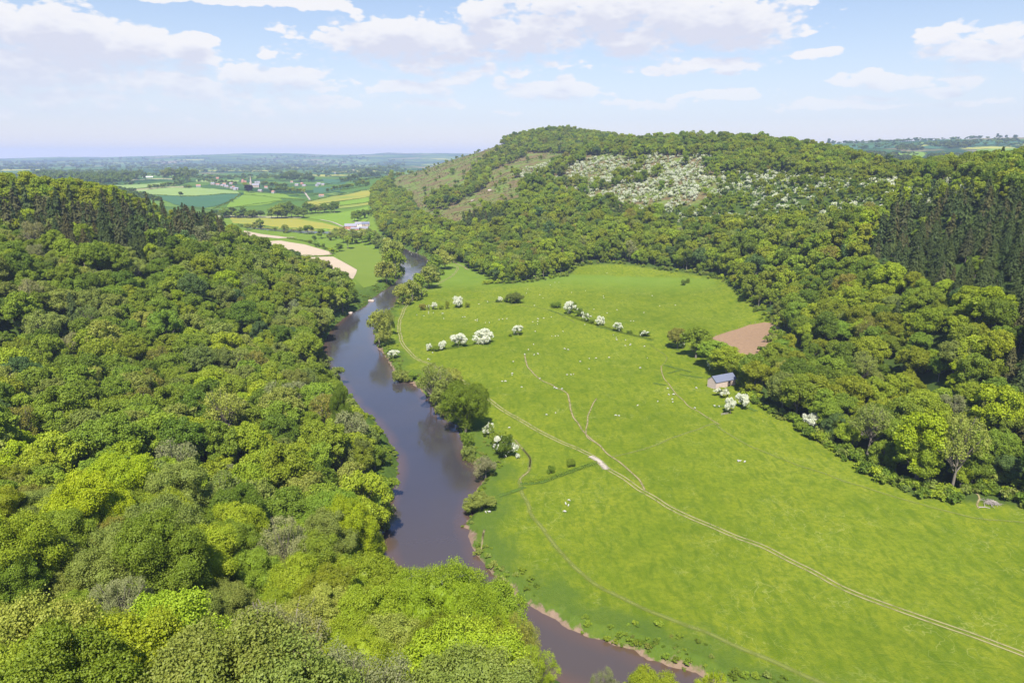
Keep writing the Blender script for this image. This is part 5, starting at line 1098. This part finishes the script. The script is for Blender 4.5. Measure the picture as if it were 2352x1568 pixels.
vill = [(523, 431, 0), (530, 424, 0), (537, 433, 1), (543, 436, 0), (558, 420, 2), (562, 420, 2), (588, 421, 3), (594, 421, 3), (611, 433, 1), (598, 440, 0), (628, 444, 1), (694, 424, 2), (699, 428, 0), (728, 428, 3), (732, 424, 3), (738, 452, 1), (742, 426, 0), (500, 411, 2), (489, 424, 0), (500, 426, 1), (511, 428, 0), (520, 430, 3), (516, 425, 1), (533, 434, 0), (540, 437, 3), (532, 424, 2),
        (456, 429, 1), (558, 416, 2), (670, 420, 1), (682, 427, 0), (800, 396, 3), (790, 392, 3), (786, 388, 1), (796, 389, 3), (782, 385, 0), (899, 409, 3), (893, 404, 1), (918, 400, 3), (871, 430, 3), (664, 480, 2), (661, 476, 3), (847, 400, 1), (770, 399, 3), (812, 392, 1)]
VW = ['stone', 'pale stone', 'red brick', 'white']
for k, (u, v, t) in enumerate(vill):
    x, y = hat(u, v, 1200); wm = [STONE, RENDER, BRICK, RENDER][t]; rm = [SLATE2, TILE, TILE, SLATE2][t]
    where = 'left of the church' if u < 575 and u > 470 else 'right of the church' if 575 <= u < 760 and v < 460 else 'on the slope at the foot of the long hill' if u > 840 else 'in the parkland trees' if v > 470 else 'in the far hamlet' if u > 760 else 'beyond the crop fields'
    lab = '%s house with %s roof %s' % (VW[t], 'grey' if t in (0, 3) else 'tiled', where)
    house('village_house', 'house', lab, x, y, rad(rng.integers(-35, 35)), 9 + 5 * rng.random(), 7, 4.2 + rng.random(), 2.8, wm, rm, lab.replace('house', 'houses'), 1, 2)
for k in range(5):
    x, y = hat(331 + k * 4.6, 408, 1200); house('event_tent', 'tent', 'white ridge tent in the row under the trees on the left rise', x, y, 0, 9, 9, 3, 2.5, RENDER, stonem('white_canvas', (.78, .78, .78), (.8, .8, .8)), 'white tents in a row', 0, 0, None, 0)

# ------------------------------------------------------------------ animals
def skinned(name, verts, edges, rads, mat, sub=1):
    me = bpy.data.meshes.new(name + '_skeleton'); me.from_pydata(verts, edges, []); o = bpy.data.objects.new(name + '_skeleton', me); COL.objects.link(o)
    sk = o.modifiers.new('skin', 'SKIN'); sk.use_smooth_shade = True
    for i, r_ in enumerate(rads): me.skin_vertices[0].data[i].radius = (r_, r_)
    me.skin_vertices[0].data[0].use_root = True
    sd = o.modifiers.new('sub', 'SUBSURF'); sd.levels = sub; sd.render_levels = sub
    dg = bpy.context.evaluated_depsgraph_get(); out = bpy.data.meshes.new_from_object(o.evaluated_get(dg)); out.name = name
    bpy.data.objects.remove(o); out.materials.clear(); out.materials.append(mat); return out
WOOL = stonem('wool', (.34, .33, .29), (.46, .45, .41), 6); HOOF = stonem('dark_hoof', (.05, .045, .04), (.10, .09, .08), 4)
def sheep_mesh(graze):
    hd_ = [(.62, 0, .60), (.80, 0, .28), (.90, 0, .12)] if graze else [(.62, 0, .74), (.76, 0, .92), (.94, 0, .86)]
    V = [(-.42, 0, .62), (-.1, 0, .64), (.28, 0, .64), (.46, 0, .64)] + hd_; R_0 = [.24, .31, .28, .22, .15, .095, .055]; E = [(0, 1), (1, 2), (2, 3), (3, 4), (4, 5), (5, 6)]
    for bx0, par in ((-.40, 0), (.32, 2)):
        for s_ in (-1, 1):
            i = len(V); V += [(bx0, s_ * .15, .42), (bx0 + (.03 if par else -.05), s_ * .15, .22), (bx0, s_ * .15, .03)]; R_0 += [.10, .045, .04]; E += [(par, i), (i, i + 1), (i + 1, i + 2)]
    V.append((-.62, 0, .58)); R_0.append(.05); E.append((0, len(V) - 1))
    return skinned('sheep', V, E, R_0, WOOL)
SM = [sheep_mesh(True), sheep_mesh(False)]
Z4 = [(1218, 766), (1212, 840), (1210, 850), (1148, 890), (1169, 890), (1271, 926), (1385, 872), (1475, 930), (1490, 936), (1524, 938), (1428, 1100), (1484, 1090), (1862, 1105), (1884, 1107), (1193, 1182), (1290, 720), (1312, 690), (1350, 722), (1374, 717), (1345, 657), (1355, 575), (1460, 605), (1482, 605), (1500, 604), (1530, 575), (1540, 685),
      (1562, 690), (1697, 746), (1740, 744), (1820, 740), (1640, 765), (1556, 850), (1580, 848), (1597, 846), (1695, 812), (1922, 665), (1925, 630), (1955, 655), (1952, 662), (2043, 670), (2062, 743), (2016, 806), (2000, 1042), (2128, 1016), (2190, 935), (2198, 975), (2228, 973), (2220, 1003), (2222, 1020), (1866, 613), (1870, 628), (1848, 598), (1808, 208),
      (1480, 267), (1505, 267), (1450, 283), (1585, 330), (1672, 318), (1785, 352), (1788, 364), (2093, 350), (2140, 415), (2238, 410), (2040, 457), (1808, 460), (1870, 440), (1726, 436), (1958, 510), (1976, 510), (1667, 533), (610, 472), (655, 478), (683, 452), (683, 462), (714, 458), (768, 462), (776, 462), (837, 368), (900, 485), (912, 484), (980, 505),
      (992, 500), (990, 510), (1042, 520), (1067, 520), (1128, 502), (1150, 498), (1178, 495), (1055, 388), (1000, 403), (1300, 335), (1308, 310), (1350, 412), (1385, 345), (1405, 365), (1370, 495), (1376, 497), (1410, 493), (1457, 485), (1340, 515), (1370, 530), (1372, 512), (780, 495), (1192, 240), (682, 750), (692, 754), (710, 710)]
SP = [(735 + a * .3646, 551.25 + b * .3646) for a, b in Z4] + [(1494.5 + a * .3646, 1041 + b * .3646) for a, b in ((549, 48), (560, 50), (592, 55))] + [(735 + a * .3646, 1041 + b * .3646) for a, b in ((1567, 296), (1548, 320), (1565, 330), (1543, 368), (1043, 370), (1068, 370))] + [(1494.5 + a * .3646, 551.25 + b * .3646) for a, b in ((277, 1058), (403, 1045), (430, 1047), (286, 932))]
def mreg(u, v):
    if v > 1100: return ('near the low willow on the bank' if u < 1150 else 'in the near meadow below the gateway')
    if u > 1600: return 'close below the barn' if v > 880 else 'beside the ploughed field'
    if v > 1050: return 'in the near right meadow'
    if v < 680: return 'in the top meadow under the wood'
    if u < 1080: return 'near the far short row of trees' if v < 770 else 'by the riverside track'
    if v < 760: return 'in the upper meadow between the hawthorn rows'
    if u < 1290: return 'in the middle meadow beside the left path'
    return 'in the middle meadow right of the left path' if v < 900 else 'in the lower middle meadow'
for k, (u, v) in enumerate(SP):
    x, y, z = at(u, v + 1); g_ = 0 if rng.random() < .7 else 1
    o = bpy.data.objects.new('sheep', SM[g_]); COL.objects.link(o); o.location = (x, y, z + .01); o.rotation_euler = (0, 0, rng.random() * 6.28); s_ = .92 * (.85 + .25 * rng.random()); o.scale = (s_,) * 3
    o['label'] = '%s white sheep %s' % (('grazing', 'standing')[g_], mreg(u, v)); o['category'] = 'sheep'; o['group'] = '%s sheep %s' % (('grazing', 'standing')[g_], mreg(u, v))
SWAN = skinned('swan', [(-.45, 0, .12), (0, 0, .2), (.35, 0, .2), (.55, 0, .35), (.55, 0, .65), (.62, 0, .88), (.80, 0, .84), (-.7, 0, .24)], [(0, 1), (1, 2), (2, 3), (3, 4), (4, 5), (5, 6), (0, 7)], [.2, .27, .2, .08, .06, .07, .03, .04], RENDER)
for k, (u, v) in enumerate([(941, 578), (948, 580), (956, 581), (975, 583), (945, 584), (982, 600)]):
    x, y, _ = PZ(u, v, WZ); o = bpy.data.objects.new('swan', SWAN); COL.objects.link(o); o.location = (x, y, WZ - .02); o.rotation_euler = (0, 0, rng.random() * 6.28); o.scale = (1.5,) * 3
    o['label'] = 'white swan floating on the far river reach' if k < 5 else 'lone white swan nearer on the far river reach'; o['category'] = 'swan'; o['group'] = 'swans on the far reach' if k < 5 else 'lone swan'

# ------------------------------------------------------------------ small things
def rock(x, y, z, sx_, sy_, sz_, label, seed):
    g_ = gg(seed); v, f = ico(); r_ = 1 + .22 * (vnoise(v[:, 0] * 2 + seed, v[:, 1] * 2 + v[:, 2] * 2, seed) - .5)[:, None] + .08 * g_.normal(size=(len(v), 1))
    G_ = Geo(); G_.add(np.clip(v * r_, -.8, .8) * [sx_, sy_, sz_], f, .5); o = link('boulder', G_.mesh('boulder', [STONE])); o.location = (x, y, z); o['label'] = label; o['category'] = 'rock'
for k, (u, v, w_, lb) in enumerate([(803, 719, 3.4, 'flat pale boulder at the left water edge by the upper bend'), (853, 691, 3.6, 'dark rock ledge at the tip of the wooded spur'), (897, 1168, 1.4, 'pale stone at the left bank in the tree shadow'), (894, 1174, 1.0, 'smaller stone beside the pale one on the left bank')]):
    x, y, z = PZ(u, v, WZ); rock(x, y, WZ + .15, w_, w_ * .7, w_ * .35, lb, k + 2)
for k, (u, v, w_) in enumerate([(1125, 438, 5), (1030, 470, 4), (1085, 462, 4), (1300, 440, 3), (985, 498, 4), (1050, 515, 4), (955, 485, 3), (1095, 490, 3)]):
    x, y, z = at(u, v, 700); rock(x, y, z + .3, w_, w_ * .6, w_ * .6, 'grey limestone outcrop on the bare hillside, %s' % ['the largest below the scrub band', 'left of the largest', 'between scrub and foot', 'highest', 'low at the left', 'lowest beside the lone tree', 'far left', 'low near the conifers'][k], k + 20)
# brush pile at the right edge
x0_, y0_, z0_ = at(2278, 1155); e = bpy.data.objects.new('brush_pile', None); COL.objects.link(e); e.location = (x0_, y0_, z0_); e['label'] = 'heap of grey cut branches in the nettles at the right'; e['category'] = 'brush pile'
TW = stonem('dead_wood', (.20, .17, .15), (.42, .37, .33), 3)
e.scale = (.72, .72, .72)
for k in range(2):
    G_ = Geo()
    for i in range(60):
        a = rng.random() * 6.28; c = rng.normal(size=2) * (1.5, 1.1)[k]; l = 1 + rng.random() * 1.4; zc = .2 + .9 * math.exp(-(c ** 2).sum() / 2)
        G_.add(*tube([[c[0] - math.cos(a) * l, c[1] - math.sin(a) * l, zc - .2], [c[0] + math.cos(a) * l, c[1] + math.sin(a) * l, zc + rng.random() * .5]], [.09, .04], 4), .5)
    link('branches' if k == 0 else 'twigs', G_.mesh('branches', [TW]), e)
x0_, y0_, z0_ = at(2262, 1166); G_ = Geo(); G_.add(*tube([[-2.2, .2, .25], [0, 0, .35], [1.6, -.5, .2]], [.22, .16, .08], 6), .5); G_.add(*tube([[0, 0, .35], [.5, 1.2, .7]], [.1, .03], 5), .5)
o = link('fallen_branch', G_.mesh('fallen_branch', [TW])); o.location = (x0_, y0_, z0_); o['label'] = 'pale fallen branch in the grass below the brush pile'; o['category'] = 'branch'
# hurdle by the white hawthorn
x0_, y0_, z0_ = at(1664, 952); G_ = Geo()
for k in range(5): box(G_, -2 + k, 0, .5, .12, .12, 1.3)
for k in range(3): box(G_, 0, -.09, .3 + .35 * k, 4.3, .05, .12)
o = link('wooden_hurdle', G_.mesh('wooden_hurdle', [TW])); o.location = (x0_, y0_, z0_); o.rotation_euler = (0, 0, .35); o['label'] = 'old wooden hurdle beside the brilliant white hawthorn'; o['category'] = 'hurdle'
# fence round the ploughed field
e = bpy.data.objects.new('wire_fence', None); COL.objects.link(e); e['label'] = 'thin post and wire fence along the top of the ploughed field'; e['category'] = 'fence'
L = smoothline([at(u, v) for u, v in [(1632, 775), (1672, 761), (1720, 745), (1755, 739)]], 10); L = L[::3]
P3 = []
for px_, py_ in L:
    zz = float(ground(px_, py_)[0]); P3.append([px_, py_, zz + 1.05]); G_ = Geo(); box(G_, px_, py_, zz + .5, .16, .16, 1.3); link('post', G_.mesh('post', [WOODM]), e)
G_ = Geo(); G_.add(*tube(P3, [.025] * len(P3), 3), .5); link('wire', G_.mesh('wire', [DARK]), e)


# ------------------------------------------------------------------ distant woods and bracken
FIELDS = [[(340, 450), (552, 446), (550, 460), (470, 478), (400, 470)], [(300, 440), (380, 430), (545, 440), (550, 447), (340, 450)], [(700, 465), (870, 434), (868, 460), (740, 484)], [(527, 500), (800, 500), (830, 532), (560, 522)], [(560, 448), (650, 455), (600, 472), (520, 478)],
          [(700, 500), (845, 475), (850, 505), (760, 512)], [(235, 427), (440, 421), (440, 430), (290, 437)], [(720, 432), (800, 410), (800, 424), (740, 446)], [(450, 412), (550, 413), (545, 419), (450, 419)]]
n_ = 60000; rr = np.exp(rng.uniform(math.log(1500), math.log(13000), n_)); th = rng.uniform(rad(-42), rad(42), n_); x = rr * np.sin(th); y = rr * np.cos(th); z = ground(x, y); u, v, d = project(x, y, z)
k = ((fbm(x / 420, y / 260, 91, 5) > .545) | (vnoise(x / 130, y / 400, 17) > .90)) & ((u < 930) | (rr > 2200)) & (v > 300) & (u > -60) & (u < 2420)
for p in FIELDS: k &= ~inpoly(u, v, p)
k &= ~inpoly(u, v, [(430, 405), (760, 405), (760, 460), (560, 470), (430, 430)]) | (rr > 3300)
k &= ~((u > 930) & (u < 1850))
k2 = k & (rng.random(n_) < np.where(rr < 3500, .55, .35)); ii = np.where(k2)[0][:13000]
lib = [t[2] for t in TPL[('broad', 3)]]
tn = np.array([jit(['blue', 'deep', 'mid', 'blue'][rng.integers(4)], rng) for _ in ii]); s_ = np.where(rr[ii] < 3000, 1.15, np.clip(rr[ii] / 2600, 1, 3.6)) * (.7 + .5 * rng.random(len(ii)))
scatter('distant_woodland', 'scattered woods and hedgerow trees across the far plain', lib, np.column_stack([x[ii], y[ii], z[ii] - .5]), rng.integers(3, size=len(ii)), rng.random(len(ii)) * 6.28, np.column_stack([s_ * 1.25, s_ * 1.25, s_ * (.55 + .3 * rng.random(len(ii)))]), tn)
# dark wood on the left rise
PW = [(60, 393), (150, 388), (240, 392), (330, 396), (330, 408), (300, 416), (230, 424), (100, 405)]
P_ = []
for _ in range(420):
    u0 = rng.uniform(60, 340); v0 = rng.uniform(396, 428)
    if inpoly(np.array([u0]), np.array([v0 - 5]), PW)[0]: P_.append(at(u0, v0, 1300))
P_ = np.array(P_); n_ = len(P_); s_ = 1.5 + .7 * rng.random(n_)
scatter('distant_woodland', 'dark blue-green wood behind the crest of the left hill', lib, P_, rng.integers(3, size=n_), rng.random(n_) * 6.28, np.column_stack([s_, s_, s_ * 1.1]), np.array([jit('deep', rng) for _ in range(n_)]))
# woods on the hills beyond the right-hand ridge
PR = [[(1850, 352), (2000, 352), (2120, 362), (2352, 352), (2352, 385), (2110, 392), (1950, 372)], [(2060, 340), (2100, 335), (2120, 345), (2060, 348)], [(2140, 335), (2240, 330), (2235, 340), (2150, 343)], [(2290, 320), (2352, 318), (2352, 326), (2290, 325)]]
P_ = []; T_ = []
for _ in range(5200):
    u0 = rng.uniform(1850, 2400); v0 = rng.uniform(322, 395)
    if any(inpoly(np.array([u0]), np.array([v0]), p)[0] for p in PR) and vnoise(np.array([u0 / 40.]), np.array([v0 / 9.]), 8)[0] > .3:
        p = at(u0, v0, 1500)
        if p[1] < 9000: P_.append(p); T_.append(jit('deep' if v0 > 366 else ['blue', 'mid', 'grey'][rng.integers(3)], rng))
P_ = np.array(P_); n_ = len(P_); s_ = 1.3 + .6 * rng.random(n_)
scatter('distant_woodland', 'woods on the blue hills beyond the right-hand ridge', lib, P_, rng.integers(3, size=n_), rng.random(n_) * 6.28, np.column_stack([s_, s_, s_ * .7]), np.array(T_) * .62)
# bracken and scrub on the open hillside
xs = rng.uniform(-500, 900, 60000); ys = rng.uniform(950, 2300, 60000); zs = ground(xs, ys); u, v, d = project(xs, ys, zs)
k = inpoly(u, v, [(910, 410), (1000, 368), (1140, 326), (1260, 335), (1480, 326), (1650, 340), (1640, 470), (1440, 480), (1240, 440), (1170, 480), (1040, 520), (950, 495)]) & (fbm(xs / 60, ys / 60, 55) > .44)
ii = np.where(k)[0][:9000]; n_ = len(ii); lib2 = [t[2] for t in TPL[('bush', '2')]]; s_ = .28 + .35 * rng.random(n_)
tn = np.array([[(.13, .080, .035), (.10, .075, .035), (.13, .17, .03), (.10, .15, .03), (.12, .18, .04)][rng.integers(5)] for _ in range(n_)]) * (.8 + .4 * rng.random((n_, 1)))
scatter('bracken', 'rusty brown bracken and scrub dotted over the bare hillside', lib2, np.column_stack([xs[ii], ys[ii], zs[ii] - .1]), rng.integers(3, size=n_), rng.random(n_) * 6.28, np.column_stack([s_, s_, s_ * .6]), tn)
# undergrowth skirting the wood where it meets the meadow
E_ = smoothline([at(u, v) for u, v in [(1115, 652), (1190, 650), (1290, 634), (1330, 609), (1420, 603), (1560, 623), (1660, 640), (1700, 668), (1752, 716), (1790, 742), (1778, 785), (1748, 845), (1712, 890), (1745, 930), (1860, 988), (1900, 1018), (1985, 1072), (2060, 1112), (2150, 1140), (2210, 1138), (2300, 1140), (2400, 1165)]], 30)
p_ = E_[rng.integers(len(E_), size=620)] + rng.normal(size=(620, 2)) * 2.2; bp = at(2272, 1160); p_[np.hypot(p_[:, 0] - bp[0], p_[:, 1] - bp[1]) < 7] += (9, 9); zz = ground(p_[:, 0], p_[:, 1]); s_ = (.45 + .85 * rng.random(620) ** 1.5)
scatter('undergrowth', 'low bushes skirting the edge of the wood around the meadow', lib2, np.column_stack([p_, zz - .2]), rng.integers(3, size=620), rng.random(620) * 6.28, np.column_stack([s_, s_, s_ * 1.1]), np.array([jit(['mid', 'deep', 'fresh', 'grey', 'deep'][rng.integers(5)], rng) for _ in range(620)]))
# rank grass and reeds on the river banks
t_ = rng.random(9000); seg = rng.integers(len(RX), size=9000); a_ = RX[seg]; b_ = RX[(seg + 1) % len(RX)]; p_ = a_ + (b_ - a_) * t_[:, None] + rng.normal(size=(9000, 2)) * 5
L_ = np.hypot(*(b_ - a_).T); dr = rivd(p_[:, 0], p_[:, 1]); k = (dr > .6) & (dr < 13) & (rng.random(9000) < L_ / 40) & (fbm(p_[:, 0] / 14, p_[:, 1] / 14, 61) > .44)
p_ = p_[k]; zz = ground(p_[:, 0], p_[:, 1]); n_ = len(p_); s_ = .20 + .42 * rng.random(n_) ** 2
tn = np.array([jit(['mid', 'deep', 'mid', 'grey'][rng.integers(4)], rng) for _ in range(n_)])
scatter('bank_vegetation', 'rank tufts of nettles and grass along the river banks', lib2, np.column_stack([p_, zz - .1]), rng.integers(3, size=n_), rng.random(n_) * 6.28, np.column_stack([s_, s_, s_ * .8]), tn)
